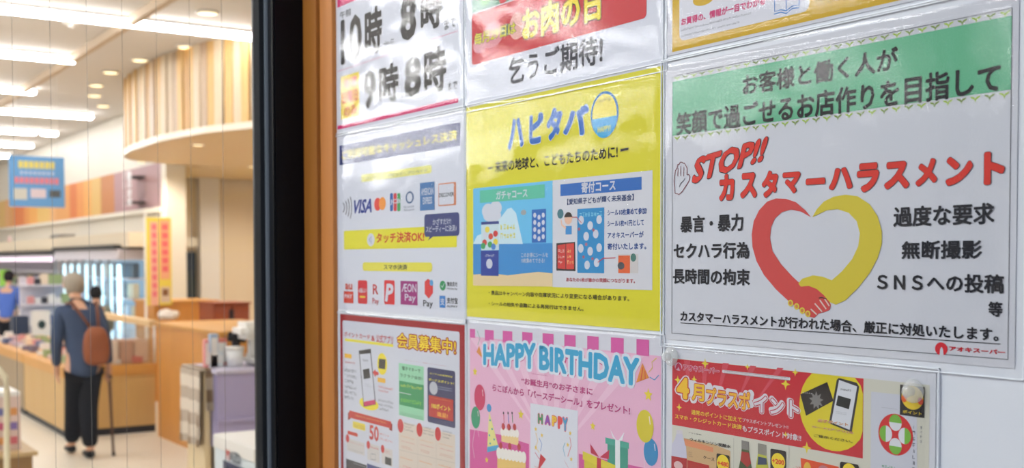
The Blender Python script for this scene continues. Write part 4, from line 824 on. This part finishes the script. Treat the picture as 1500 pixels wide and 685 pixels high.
# dark bin and white frame below it
for nm, lab, pxa, pxb, pya, pyb, x, m in (('crate', 'dark blue crate standing left of a white panel behind the low counter', 19, 43, 463, 487, -16.5, mat((44, 58, 84), .5, .3, 'dark_crate')), ('notice_stand', 'white stand with a dark oval picture behind the low counter', 46, 74, 455, 492, -16.5, M_wh)):
    a = at(pxa, pya, x=x); b = at(pxb, pyb, x=x)
    tt = thing(nm, lab, 'crate' if nm == 'crate' else 'stand', (x, a.y, 0)); box('panel', x-.25 if nm == 'crate' else x-.04, x, a.y, b.y, b.z-.1, a.z, m, tt, .01)
    for yy in (a.y+.03, b.y-.03): box('leg', x-.04, x-.01, yy-.015, yy+.015, 0, b.z-.1, m, tt)
    if nm != 'crate':
        c = at(61, 475, x=x); bm = bmesh.new(); bmesh.ops.create_uvsphere(bm, u_segments=16, v_segments=8, radius=1); bmesh.ops.scale(bm, vec=(.01, .05, .06), verts=bm.verts); bmesh.ops.translate(bm, vec=(x+.006, c.y, c.z), verts=bm.verts); build('picture', bm, mat((44, 66, 66), .5, .3, 'dark_picture'), tt, True)
# promo heads on the case top
for px, py, r_, col, lab in ((14, 358, .16, (206, 120, 120), 'round red and white promotion disc at the left above the chillers'), (22, 372, .14, (214, 150, 150), 'lower pale pink promotion disc above the chillers')):
    p = at(px, py, y=3.2); t = thing('promotion_disc', lab, 'sign', p); lathe('disc', [(.0001, -.01), (r_, -.01), (r_, .01), (.0001, .01)], mat((230, 200, 196), .5, .3, 'disc'), t, 24, p, 'Y'); lathe('centre', [(.0001, .011), (r_*.6, .011), (r_*.6, .014), (.0001, .014)], mat(col, .5, .3, 'disc_red'), t, 24, p, 'Y')
    tube('stick', [(p.x, p.y, 1.82), (p.x, p.y, p.z-.1)], .01, M_wh, t)
p = at(88, 368, y=3.3); t = thing('fan_unit', 'grey box unit standing on top of the open display case', 'unit', p)
box('housing', p.x-.35, p.x+.35, 3.2, 3.5, 1.825, 2.08, mat((140, 134, 128), .5, .3, 'grey_box'), t, .03); lathe('grille', [(.0001, 0), (.10, 0), (.10, .02), (.08, .02), (.08, .01), (.0001, .01)], M_dk, t, 20, (p.x, 3.2, 1.95), 'Y')
p = at(8, 398, y=2.75); t = thing('green_card', 'bright green promotion card at the left edge behind the man in blue', 'sign', (p.x, p.y, 0)); box('card', p.x-.5, p.x+.5, p.y-.01, p.y, 1.1, 1.5, mat((140, 206, 50), .5, .3, 'green'), t); box('pole', p.x-.02, p.x+.02, p.y, p.y+.03, 0, 1.3, M_wh, t)

# ---- hanging blue sign
x = -13.8; a = at(12.5, 227, x=x); b = at(95, 304, x=x); y0, y1, z0, z1 = a.y, b.y, b.z, a.z
t = thing('hanging_sign', 'square blue sign with yellow and red lines hanging from the ceiling', 'sign', (x, (y0+y1)/2, z0))
box('board', x-.01, x, y0, y1, z0, z1, mat((104, 160, 214), .5, .3, 'sign_blue'), t)
def sr(nm, fa, fb, ga, gb, c, e=.002): box(nm, x+.0005, x+e, y0+(y1-y0)*fa, y0+(y1-y0)*fb, z0+(z1-z0)*ga, z0+(z1-z0)*gb, mat(c, .5, .3, 'sign_print'), t)
for k in range(7): sr('yellow_letter', .17+k*.095, .25+k*.095, .76, .90, (226, 212, 110))
for k in range(9): sr('red_letter', .10+k*.09, .17+k*.09, .46, .58, (226, 130, 140))
for k in range(8): sr('white_letter', .2+k*.08, .25+k*.08, .64, .70, (190, 206, 230))
sr('picture', .08, .32, .14, .36, (206, 206, 196)); sr('picture', .38, .66, .18, .36, (220, 206, 214)); sr('dark_picture', .72, .92, .2, .34, (90, 94, 96))
for yy in (y0+.08, y1-.08): tube('wire', [(x, yy, z1), (x, yy, 3.8)], .004, M_wh, t, 6)
# ---- white characters on the mauve panel
def wtext(body, origin, ax, up, h, m, parent, bold=.02, name='lettering', center=False, outward=None):
    vv, ff = glyphs(body, bold); x0 = min(v[0] for v in vv); x1 = max(v[0] for v in vv); y0_ = min(v[1] for v in vv); y1_ = max(v[1] for v in vv); k = h/(y1_-y0_)
    me = bpy.data.meshes.new(name); o_ = Vector(origin); ax = Vector(ax); up = Vector(up)
    nn = ax.cross(up); v2 = []; f2 = []
    for i, f_ in enumerate(ff):
        n = len(v2); v2 += [tuple(o_+ax*((vv[j][0]-x0)*k)+up*((vv[j][1]-y0_)*k)+nn*(((i*7919) % 97)*2e-5)) for j in f_]; f2.append(tuple(range(n, n+len(f_))))
    me.from_pydata(v2, [], f2); me.update()
    return link(name, me, m, parent)
p = at(181, 304, y=YW-.2)
t = thing('wall_sign', 'white upright characters standing off the mauve panel near the canopy', 'sign', (p.x, YW-.03, p.z))
for k, ch in enumerate('惣菜'): wtext(ch, (p.x+.18, YW-.2, p.z+.26*(1-k)), (1, 0, 0), (0, 0, 1), .25, mat((240, 240, 244), .4, .4, 'white_letter'), t, .06)
for k, ch in enumerate('DELI'): wtext(ch, (p.x, YW-.2, p.z+.13*(3-k)), (1, 0, 0), (0, 0, 1), .10, mat((240, 240, 244), .4, .4, 'white_letter'), t, .06)
for zz in (p.z+.05, p.z+.4): box('bracket', p.x+.1, p.x+.5, YW-.195, YW-.03, zz, zz+.02, M_dk, t)
# ---- tall yellow and pink banner
x = -13.2; a = at(214, 318, x=x); b = at(252, 440, x=x); c = at(230, 470, x=x)
t = thing('tall_banner', 'tall yellow banner with two columns of pink characters beside the dark doorway', 'banner', (x, (a.y+b.y)/2, 0))
box('cloth', x-.006, x, a.y, b.y, b.z-.05, a.z, mat((228, 206, 90), .7, .1, 'banner_yellow'), t); box('pole', x-.03, x-.007, a.y-.02, a.y+.005, 0, a.z+.05, M_wh, t)
H = a.z-b.z; w = b.y-a.y
box('stripe', x+.0002, x+.002, a.y+w*.14, a.y+w*.46, b.z-.05, a.z-.05*H, mat((232, 176, 150), .7, .1, 'pale_pink_stripe'), t); box('stripe', x+.0002, x+.002, a.y+w*.54, a.y+w*.93, b.z+H*.26, a.z-.03*H, mat((232, 168, 130), .7, .1, 'peach_stripe'), t)
box('picture', x+.0002, x+.002, a.y+w*.54, a.y+w*.93, b.z-.02, b.z+H*.17, mat((210, 186, 160), .7, .1, 'picture'), t); box('dish_picture', x+.002, x+.003, a.y+w*.62, a.y+w*.85, b.z+H*.06, b.z+H*.14, mat((130, 90, 60), .7, .1, 'dish'), t)
for k in range(9):
    z_ = a.z-H*(.08+k*.1); box('pink_character', x+.002, x+.004, a.y+w*.22, a.y+w*.40, z_-H*.07, z_, mat((226, 120, 130), .7, .1, 'pink'), t)
    if k < 6: box('pink_character', x+.002, x+.004, a.y+w*.62, a.y+w*.86, z_-H*.07, z_, mat((228, 110, 110), .7, .1, 'rose'), t)

# ---- near checkout end, right: crate, white carton, machine
t = thing('checkout_counter', 'cream checkout counter partly hidden behind the black window frame', 'counter', (-5, 1.2, 0))
M_cr = mat((216, 196, 158), .5, .3, 'cream_laminate')
def onx(px, py, y): return at(px, py, y=y)
YB = .81
p0 = at(373.5, 657, y=YB); p1 = at(313.5, 634, y=YB)           # front top corners of the white carton
XC = p0.x; XL = p1.x; zt = p0.z
t.location = (XC, YB, 0)
box('body', XL-.05, XC+.3, YB+.02, 2.05, 0, zt-.36, M_cr, t)
t2 = thing('white_carton', 'pale blue white carton with red and grey lettering at the foot of the black frame', 'carton', (XC, YB, zt-.36))
M_ct = mat((206, 216, 222), .5, .3, 'carton_card')
box('box', XL, XC, YB, YB+.5, zt-.36, zt-.012, M_ct, t2, .004); box('lid', XL-.004, XC+.004, YB-.004, YB+.504, zt-.06, zt, mat((226, 224, 220), .5, .3, 'carton_lid'), t2, .004)
pl = at(331, 653, y=YB-.005); k = at(351, 668, y=YB-.005)
wtext('M', (pl.x, YB-.0055, pl.z-.055), (1, 0, 0), (0, 0, 1), .045, mat((206, 70, 60), .5, .3, 'red_print'), t2, .05)
wtext('AZD', (pl.x+.05, YB-.0055, pl.z-.055), (1, 0, 0), (0, 0, 1), .045, mat((80, 90, 104), .5, .3, 'grey_print'), t2, .05)
for q in range(6): box('small_print', pl.x+q*.026, pl.x+q*.026+.018, YB-.0058, YB-.0045, pl.z-.095, pl.z-.080, mat((130, 140, 150), .5, .3, 'faint_print'), t2)
a = at(327, 673, y=YB-.005); box('dark_patch', a.x, a.x+.26, YB-.0058, YB-.0045, a.z-.2, a.z, mat((44, 50, 84), .5, .3, 'navy_print'), t2)
# lavender crate beyond it
x = -5.55; a = at(317, 548, x=x); b = at(392, 616, x=x)
t = thing('storage_crate', 'lavender storage crate behind the white carton', 'crate', (x, a.y, 0)); M_lav = mat((172, 164, 202), .45, .4, 'lavender_plastic')
box('front_wall', x-.02, x, a.y, b.y+.1, b.z-.12, a.z, M_lav, t, .006); box('back_wall', x-.42, x-.40, a.y, b.y+.1, b.z-.12, a.z, M_lav, t, .006); box('side_wall', x-.40, x-.02, a.y, a.y+.02, b.z-.12, a.z, M_lav, t, .006); box('side_wall', x-.40, x-.02, b.y+.08, b.y+.1, b.z-.12, a.z, M_lav, t)
box('rim', x-.43, x+.012, a.y-.01, b.y+.11, a.z-.002, a.z+.02, mat((206, 200, 220), .45, .4, 'pale_rim'), t, .006); box('ledge', x-.001, x+.012, a.y, b.y+.1, b.z+.01, b.z+.03, M_lav, t)
LZ = a.z+.02; LY0, LY1 = a.y, b.y
box('plinth', x-.42, x-.01, a.y+.02, b.y+.08, 0, b.z-.13, M_cr, t)
# goods and machine on the crate lid
t = thing('ticket_machine', 'white rounded desk machine with a black screen on the lavender crate', 'machine', (x-.2, LY1-.12, LZ))
a = at(352, 472, x=x-.1); b = at(392, 545, x=x-.1)
box('head', x-.25, x-.06, a.y, b.y+.05, a.z-.09, a.z, M_wh, t, .03); box('neck', x-.2, x-.12, a.y+.07, b.y+.03, LZ, a.z-.08, M_wh, t, .01); box('foot', x-.26, x-.02, a.y+.06, b.y+.05, LZ+.0005, LZ+.06, M_wh, t, .02)
tube('cable', [(x-.05, a.y+.10, a.z-.05), (x-.02, a.y+.09, a.z-.12), (x-.02, a.y+.11, a.z-.17), (x-.04, b.y+.03, a.z-.2)], .008, M_dk, t)
a = at(334, 487, x=x-.25); b = at(361, 500, x=x-.25)
t = thing('card_reader', 'tilted black screen beside the white machine on the crate', 'screen', (x-.25, a.y, LZ)); box('screen', x-.26, x-.245, a.y, b.y, b.z, a.z, M_dk, t, .004, rot=Matrix.Rotation(R(-8), 3, 'X')); box('stand', x-.28, x-.262, (a.y+b.y)/2-.02, (a.y+b.y)/2+.02, LZ, a.z-.02, M_dk, t)
for k, (px0, px1, py0, col, lab) in enumerate(((300, 306, 497, (226, 150, 150), 'slim pink packet standing at the left on the crate'), (308, 320, 489, (170, 190, 214), 'pale blue packet at the back of the crate'), (318, 333, 496, (214, 120, 110), 'red and white packet in the middle of the crate'), (336, 352, 503, (226, 228, 230), 'white round tub beside the machine'), (308, 328, 515, (216, 222, 224), 'clear white box at the front of the crate'), (330, 350, 522, (196, 206, 200), 'pale green tray at the front of the crate'))):
    xx = x-.12-.05*(k % 3); a = at(px0, py0, x=xx); b = at(px1, py0, x=xx)
    tt = thing('packet', lab, 'packet', (xx, a.y, LZ)); m = mat(col, .4, .4, 'packet')
    if 'tub' in lab: lathe('tub', [(.0001, 0), (.04, 0), (.045, .09), (.0001, .09)], m, tt, 20, (xx, (a.y+b.y)/2, LZ)); lathe('lid', [(.0001, .09), (.048, .09), (.048, .105), (.0001, .108)], M_wh, tt, 20, (xx, (a.y+b.y)/2, LZ))
    else: box('carton', xx-.04, xx, a.y, b.y, LZ+.0005, a.z, m, tt, .004); box('label', xx, xx+.001, a.y+.005, b.y-.005, LZ+.02, a.z-.02, M_wh, tt)
# checked cloth over a basket stand
x = -5.62; a = at(299, 543, x=x); b = at(310, 545, x=x); c = at(292, 655, x=x)
t = thing('checked_cloth', 'brown and white checked cloth hanging over a cream stand beside the lavender crate', 'cloth', (x, a.y, c.z))
M_chk = bpy.data.materials.new('brown_check'); M_chk.use_nodes = True; nt = M_chk.node_tree; tc = nt.nodes.new('ShaderNodeTexCoord'); mix1 = None
sep = nt.nodes.new('ShaderNodeSeparateXYZ'); nt.links.new(tc.outputs['Object'], sep.inputs[0]); outs = []
for ax_ in ('Y', 'Z'):
    m1 = nt.nodes.new('ShaderNodeMath'); m1.operation = 'MULTIPLY'; m1.inputs[1].default_value = 8 if ax_ == 'Z' else 16
    m2 = nt.nodes.new('ShaderNodeMath'); m2.operation = 'FRACT'; m3 = nt.nodes.new('ShaderNodeMath'); m3.operation = 'GREATER_THAN'; m3.inputs[1].default_value = .5
    nt.links.new(sep.outputs[ax_], m1.inputs[0]); nt.links.new(m1.outputs[0], m2.inputs[0]); nt.links.new(m2.outputs[0], m3.inputs[0]); outs.append(m3)
ad = nt.nodes.new('ShaderNodeMath'); nt.links.new(outs[0].outputs[0], ad.inputs[0]); nt.links.new(outs[1].outputs[0], ad.inputs[1])
dv = nt.nodes.new('ShaderNodeMath'); dv.operation = 'MULTIPLY'; dv.inputs[1].default_value = .5; nt.links.new(ad.outputs[0], dv.inputs[0])
rp = nt.nodes.new('ShaderNodeValToRGB'); rp.color_ramp.elements[0].color = (.7, .62, .52, 1); rp.color_ramp.elements[1].color = (.26, .17, .10, 1); nt.links.new(dv.outputs[0], rp.inputs[0]); nt.links.new(rp.outputs[0], nt.nodes['Principled BSDF'].inputs['Base Color']); nt.nodes['Principled BSDF'].inputs['Roughness'].default_value = .9
bm = bmesh.new(); nx, nz = 20, 24
def hang(p0, p1, z0, z1, ph):
    for off in (0, .005):
        g = []
        for j in range(nz+1):
            row = []
            for i in range(nx+1):
                f_ = i/nx; wv = (.004+.012*(1-j/nz))*math.sin(f_*15+ph)+off; q = Vector(p0).lerp(Vector(p1), f_); n_ = (Vector(p1)-Vector(p0)).normalized().cross(Vector((0, 0, 1)))
                row.append(bm.verts.new((q.x+n_.x*(wv+.016), q.y+n_.y*(wv+.016), z0+(z1-z0)*j/nz)))
            g.append(row)
        for j in range(nz):
            for i in range(nx): bm.faces.new((g[j][i], g[j][i+1], g[j+1][i+1], g[j+1][i]))
hang((x-.32, a.y, 0), (x, a.y, 0), c.z, a.z, 0); hang((x, a.y, 0), (x, b.y, 0), a.z-.2, a.z, 1)
bbox(bm, x-.32, x+.016, a.y-.016, b.y, a.z, a.z+.012, .004)
build('cloth', bm, M_chk, t, True)
t = thing('basket_stand', 'cream stand under the checked cloth', 'stand', (x, a.y, 0)); box('body', x-.30, x, a.y+.004, b.y-.004, .1, a.z-.005, M_cr, t, .01)
for yy in (a.y+.04, b.y-.04):
    for xx in (x-.24, x-.04): tube('leg', [(xx, yy, 0), (xx, yy, .1)], .015, M_wh, t)

# ---- lower left: carton stack on a low wooden stand, white bent rail
x = -8.0; a = at(-30, 668, x=x); b = at(56, 668, x=x)
t = thing('low_stand', 'low pale wood stand at the bottom left corner', 'stand', (x, b.y, 0)); M_pl = wood((196, 168, 120), 'pale_stand', False, .08)
box('top', x-.6, x, a.y-.6, b.y, a.z-.03, a.z, M_pl, t, .004); box('body', x-.56, x-.03, a.y-.56, b.y-.03, 0, a.z-.03, wood((150, 116, 72), 'stand_body', amt=.1), t)
zs = a.z; a = at(-40, 577, x=x-.15); b = at(29.5, 577, x=x-.15)
t = thing('drink_case', 'white topped case printed in pink, purple and orange on the low stand', 'case', (x-.15, b.y, zs))
box('body', x-.5, x-.15, a.y, b.y, zs+.0005, a.z-.03, mat((214, 190, 180), .5, .3, 'case_card'), t); box('lid', x-.5, x-.148, a.y-.002, b.y+.002, a.z-.03, a.z, M_wh, t, .006)
cols = [(206, 110, 120), (130, 110, 170), (214, 150, 90), (190, 90, 120), (110, 110, 160)]
for i in range(5):
    for j in range(3):
        yy = b.y-.02-i*.075; z_ = zs+.04+j*(a.z-zs-.1)/3; box('print', x-.1495, x-.148, yy-.055, yy, z_, z_+.05, mat(cols[(i*2+j) % 5], .5, .3, 'case_print'), t)
x = -7.4; p = [at(-14, 536, x=x), at(-2, 540, x=x), at(7, 552, x=x), at(10, 570, x=x), at(10, 690, x=x)]; p.append(Vector((x, p[-1].y, 0)))
t = thing('bent_rail', 'cream bent tube rail at the bottom left edge in front of the case', 'rail', p[-1]); tube('tube', p, .018, mat((226, 218, 190), .35, .5, 'cream_tube'), t, 12); lathe('foot_plate', [(.0001, 0), (.05, 0), (.05, .008), (.0001, .01)], M_wh, t, 20, (x, p[-1].y, 0))
bm = None

# ================================================================ PEOPLE
def skin(name, nodes, edges, m, parent, lv=2):
    """nodes: name -> (x, y, z, radius or (rx, ry)); the first is the root"""
    keys = list(nodes); me = bpy.data.meshes.new(name)
    me.from_pydata([nodes[k][:3] for k in keys], [(keys.index(a), keys.index(b)) for a, b in edges], []); me.update()
    o = bpy.data.objects.new(name, me); C.objects.link(o)
    sm = o.modifiers.new('skin', 'SKIN'); sm.use_smooth_shade = True
    ss = o.modifiers.new('sub', 'SUBSURF'); ss.levels = lv; ss.render_levels = lv
    for i, k in enumerate(keys):
        r_ = nodes[k][3]; sv = me.skin_vertices[0].data[i]; sv.radius = r_ if isinstance(r_, tuple) else (r_, r_); sv.use_root = (i == 0)
    dg = bpy.context.evaluated_depsgraph_get(); out = bpy.data.meshes.new_from_object(o.evaluated_get(dg)); out.name = name
    bpy.data.objects.remove(o); out.materials.clear(); out.materials.append(m)
    for pp in out.polygons: pp.use_smooth = True
    n = bpy.data.objects.new(name, out); C.objects.link(n); n.parent = parent
    return n
M_skin = mat((206, 160, 132), .6, .3, 'skin')
def person(loc, rz, H, label, cat_kw, top_m, trouser_m, hair_m, arms, feet, lean=.05, hem=.70, bag=1.0):
    """arms: ((elbow),(wrist)) left then right; feet: ankle x, y, z left then right, metres for a 1.5 m figure, y forward"""
    t = thing('person', label, 'person', loc, rz); t.scale = (H/1.5,)*3
    L = lean; (le, lw), (re_, rw) = arms; (lf, rf) = feet
    N = {'pel': (0, 0, .78, (.105, .085)), 'sp': (0, L*.5, .95, (.10, .08)), 'ch': (0, L, 1.13, (.115, .085)), 'nb': (0, L*1.4, 1.24, (.055, .05)), 'nk': (0, L*1.8, 1.29, .042), 'hb': (0, L*2.2, 1.345, (.060, .068)), 'hm': (0, L*2.3+.005, 1.41, (.072, .083)), 'ht': (0, L*2.2, 1.465, (.05, .058)),
         'sl': (-.155, L, 1.20, .046), 'el': (*le, .034), 'wl': (*lw, .023), 'sr': (.155, L, 1.20, .046), 'er': (*re_, .034), 'wr': (*rw, .023),
         'hl': (-.085, 0, .73, .082), 'kl': (lf[0]*.95, (lf[1])*.5+.03, .42, .052), 'al': (*lf, .034), 'tl': (lf[0]-.01, lf[1]+.14, max(.03, lf[2]-.045), .026),
         'hr': (.085, 0, .73, .082), 'kr': (rf[0]*.95, (rf[1])*.5+.03, .42, .052), 'ar': (*rf, .034), 'tr': (rf[0]+.01, rf[1]+.14, max(.03, rf[2]-.045), .026)}
    Ed = [('pel', 'sp'), ('sp', 'ch'), ('ch', 'nb'), ('nb', 'nk'), ('nk', 'hb'), ('hb', 'hm'), ('hm', 'ht'), ('ch', 'sl'), ('sl', 'el'), ('el', 'wl'), ('ch', 'sr'), ('sr', 'er'), ('er', 'wr'), ('pel', 'hl'), ('hl', 'kl'), ('kl', 'al'), ('al', 'tl'), ('pel', 'hr'), ('hr', 'kr'), ('kr', 'ar'), ('ar', 'tr')]
    for sd, w in (('l', lw), ('r', rw)):
        sg = -1 if sd == 'l' else 1; N['p'+sd] = (w[0], w[1]+.01, w[2]-.06, (.022, .03)); Ed.append(('w'+sd, 'p'+sd))
        for k in range(5):
            yy = w[1]+.035-k*.018; ln_ = (.05, .07, .075, .07, .055)[k]; nm = 'f%s%d' % (sd, k)
            if k == 0: N[nm] = (w[0]-sg*.012, yy+.012, w[2]-.08, .008); N[nm+'t'] = (w[0]-sg*.02, yy+.018, w[2]-.105, .007)
            else: N[nm] = (w[0]-sg*.004, yy+.006, w[2]-.085, .008); N[nm+'t'] = (w[0]-sg*.016, yy+.008, w[2]-.075-ln_*.8, .0065)
            Ed += [('p'+sd, nm), (nm, nm+'t')]
    skin('body', N, Ed, M_skin, t)
    hy = L*2.3
    # face: nose, ears, eyes, mouth
    bm = bmesh.new()
    for (cx, cy, cz), sc in (((0, hy+.092, 1.395), (.012, .016, .02)), ((-.078, hy, 1.40), (.01, .018, .028)), ((.078, hy, 1.40), (.01, .018, .028))):
        r_ = bmesh.ops.create_uvsphere(bm, u_segments=10, v_segments=8, radius=1); bmesh.ops.scale(bm, vec=sc, verts=r_['verts']); bmesh.ops.translate(bm, vec=(cx, cy, cz), verts=r_['verts'])
    build('nose_and_ears', bm, M_skin, t, True, world=False)
    bm = bmesh.new()
    for (cx, cy, cz), sc in (((-.028, hy+.08, 1.415), (.010, .006, .005)), ((.028, hy+.08, 1.415), (.010, .006, .005)), ((0, hy+.083, 1.36), (.02, .006, .004))):
        r_ = bmesh.ops.create_uvsphere(bm, u_segments=10, v_segments=8, radius=1); bmesh.ops.scale(bm, vec=sc, verts=r_['verts']); bmesh.ops.translate(bm, vec=(cx, cy, cz), verts=r_['verts'])
    build('eyes_and_mouth', bm, mat((70, 40, 36), .4, .4, 'face_detail'), t, True, world=False)
    # hair: a cap over the crown and back
    bm = bmesh.new(); bmesh.ops.create_icosphere(bm, subdivisions=4, radius=1)
    for v in bm.verts: v.co *= 1+noise.noise(v.co*5)*.05
    bmesh.ops.delete(bm, geom=[v for v in bm.verts if v.co.z < -.80 or (v.co.y > .35 and v.co.z < .42) or (abs(v.co.x) > .8 and v.co.z < -.1 and v.co.y > -.1)], context='VERTS')
    bmesh.ops.scale(bm, vec=(.084, .099, .102), verts=bm.verts); bmesh.ops.translate(bm, vec=(0, hy-.006, 1.403), verts=bm.verts)
    build('hair', bm, hair_m, t, True, world=False)
    T = {'sp': (0, L*.5, .95, (.128, .10)), 'pel': (0, 0, .80, (.125, .105)), 'hem': (0, -.01, hem, (.142*(1+(bag-1)*.4), .115)), 'ch': (0, L, 1.12, (.135, .105)), 'up': (0, L*1.3, 1.21, (.09, .07)), 'col': (0, L*1.6, 1.262, .056), 'sl': (-.15, L, 1.19, .062), 'el': (*le, .050), 'wl': (*[a_+(b_-a_)*.93 for a_, b_ in zip(le, lw)], .038), 'sr': (.15, L, 1.19, .062), 'er': (*re_, .050), 'wr': (*[a_+(b_-a_)*.93 for a_, b_ in zip(re_, rw)], .038)}
    skin('shirt', T, [('sp', 'pel'), ('pel', 'hem'), ('sp', 'ch'), ('ch', 'up'), ('up', 'col'), ('ch', 'sl'), ('sl', 'el'), ('el', 'wl'), ('ch', 'sr'), ('sr', 'er'), ('er', 'wr')], top_m, t)
    G = {'pel': (0, 0, .76, (.118, .105)), 'hl': (-.062, 0, .68, .092), 'kl': (lf[0]*.95, lf[1]*.5+.03, .42, .078*bag), 'al': (lf[0], lf[1], max(.075, lf[2]+.01), .062*bag), 'hr': (.062, 0, .68, .092), 'kr': (rf[0]*.95, rf[1]*.5+.03, .42, .078*bag), 'ar': (rf[0], rf[1], max(.075, rf[2]+.01), .062*bag)}
    skin('trousers', G, [('pel', 'hl'), ('hl', 'kl'), ('kl', 'al'), ('pel', 'hr'), ('hr', 'kr'), ('kr', 'ar')], trouser_m, t)
    for f_ in (lf, rf):
        z_ = max(.0, f_[2]-.075)
        skin('shoe', {'a': (f_[0], f_[1]-.03, z_+.042, (.040, .040)), 'b': (f_[0], f_[1]+.07, z_+.036, (.042, .034)), 'c': (f_[0], f_[1]+.16, z_+.030, (.038, .028))}, [('a', 'b'), ('b', 'c')], mat((22, 22, 24), .5, .3, 'black_leather'), t)
    return t
M_nav = mat((66, 80, 106), .8, .15, 'slate_blue_cloth', relief=.15, scale=12); M_blk = mat((26, 27, 31), .85, .1, 'black_cloth')
mp_ = at(124, 671, z=0); mp_.z = 0
old = person(mp_, R(90), 1.55, 'old man with white hair in slate blue shirt and black trousers walking away', 'person', M_nav, M_blk, mat((162, 152, 138), .9, .1, 'white_hair'),
    (((-.19, .07, .94), (-.165, .19, .73)), ((.175, -.01, .95), (.20, .0, .735))), ((-.045, .24, .085), (.035, -.05, .075)), lean=.125, hem=.60, bag=1.04)
S = 1.55/1.5
# bag on the man's back and his cane: things of their own
t = thing('shoulder_bag', 'brown leather rucksack worn on the back of the old man', 'bag', mp_, R(90)); t.scale = (S,)*3
M_bag = mat((150, 84, 48), .55, .35, 'brown_leather', relief=.2, scale=10)
bm = bmesh.new(); bmesh.ops.create_uvsphere(bm, u_segments=32, v_segments=20, radius=1)
for v in bm.verts:
    c_ = v.co; sq = lambda q, e: math.copysign(abs(q)**e, q); k = 1-.22*(c_.z+1)/2
    v.co = Vector((sq(c_.x, .6)*.112*k+.075, sq(c_.y, .7)*.06-.10-.02*(1-c_.z)*.5, sq(c_.z, .75)*.155+.915))
build('bag_body', bm, M_bag, t, True, world=False)
box('pocket', .01, .135, -.186, -.158, .79, .90, M_bag, t, .008, world=False)
tube('strap', [(.04, -.09, 1.06), (-.01, -.035, 1.15), (-.075, .05, 1.265), (-.10, .14, 1.25)], .013, mat((110, 62, 40), .5, .3, 'strap_leather'), t, 8, world=False)
tube('strap', [(.10, -.09, 1.06), (.11, -.035, 1.16), (.12, .05, 1.262), (.12, .16, 1.22)], .013, mat((110, 62, 40), .5, .3, 'strap_leather'), t, 8, world=False)
t = thing('walking_cane', 'dark brown walking cane in the right hand of the old man', 'cane', mp_, R(90)); t.scale = (S,)*3
M_cane = mat((84, 56, 44), .4, .4, 'dark_cane')
tube('shaft', [(.23, .01, .01), (.20, .0, .655)], .011, M_cane, t, 10, world=False); tube('handle', [(.20, -.055, .648), (.20, -.03, .66), (.20, .03, .66), (.20, .055, .648)], .013, M_cane, t, 10, world=False)
lathe('rubber_foot', [(.0001, 0), (.016, 0), (.014, .03), (.0001, .03)], M_dk, t, 12, (.2305, .01, 0), world=False)
stand = (((-.2, .05, .93), (-.16, .2, .85)), ((.2, .05, .93), (.16, .2, .85))), ((-.08, 0, .075), (.08, 0, .075))
q = at(11, 498, x=-19.8); q.z = 0
person(q, R(60), 1.50, 'shopper in bright blue shirt and black trousers at the far left', 'person', mat((84, 112, 190), .8, .1, 'blue_cloth'), M_blk, mat((40, 34, 34), .9, .1, 'dark_hair'), stand[0], stand[1])
q = at(141, 420, x=-14.6); h = q.z; q.z = 0
person(q, R(80), h+.01, 'dark haired shopper in grey green half hidden behind the old man', 'person', mat((120, 128, 122), .8, .1, 'grey_green_cloth'), M_blk, mat((30, 28, 30), .9, .1, 'black_hair'), stand[0], stand[1])
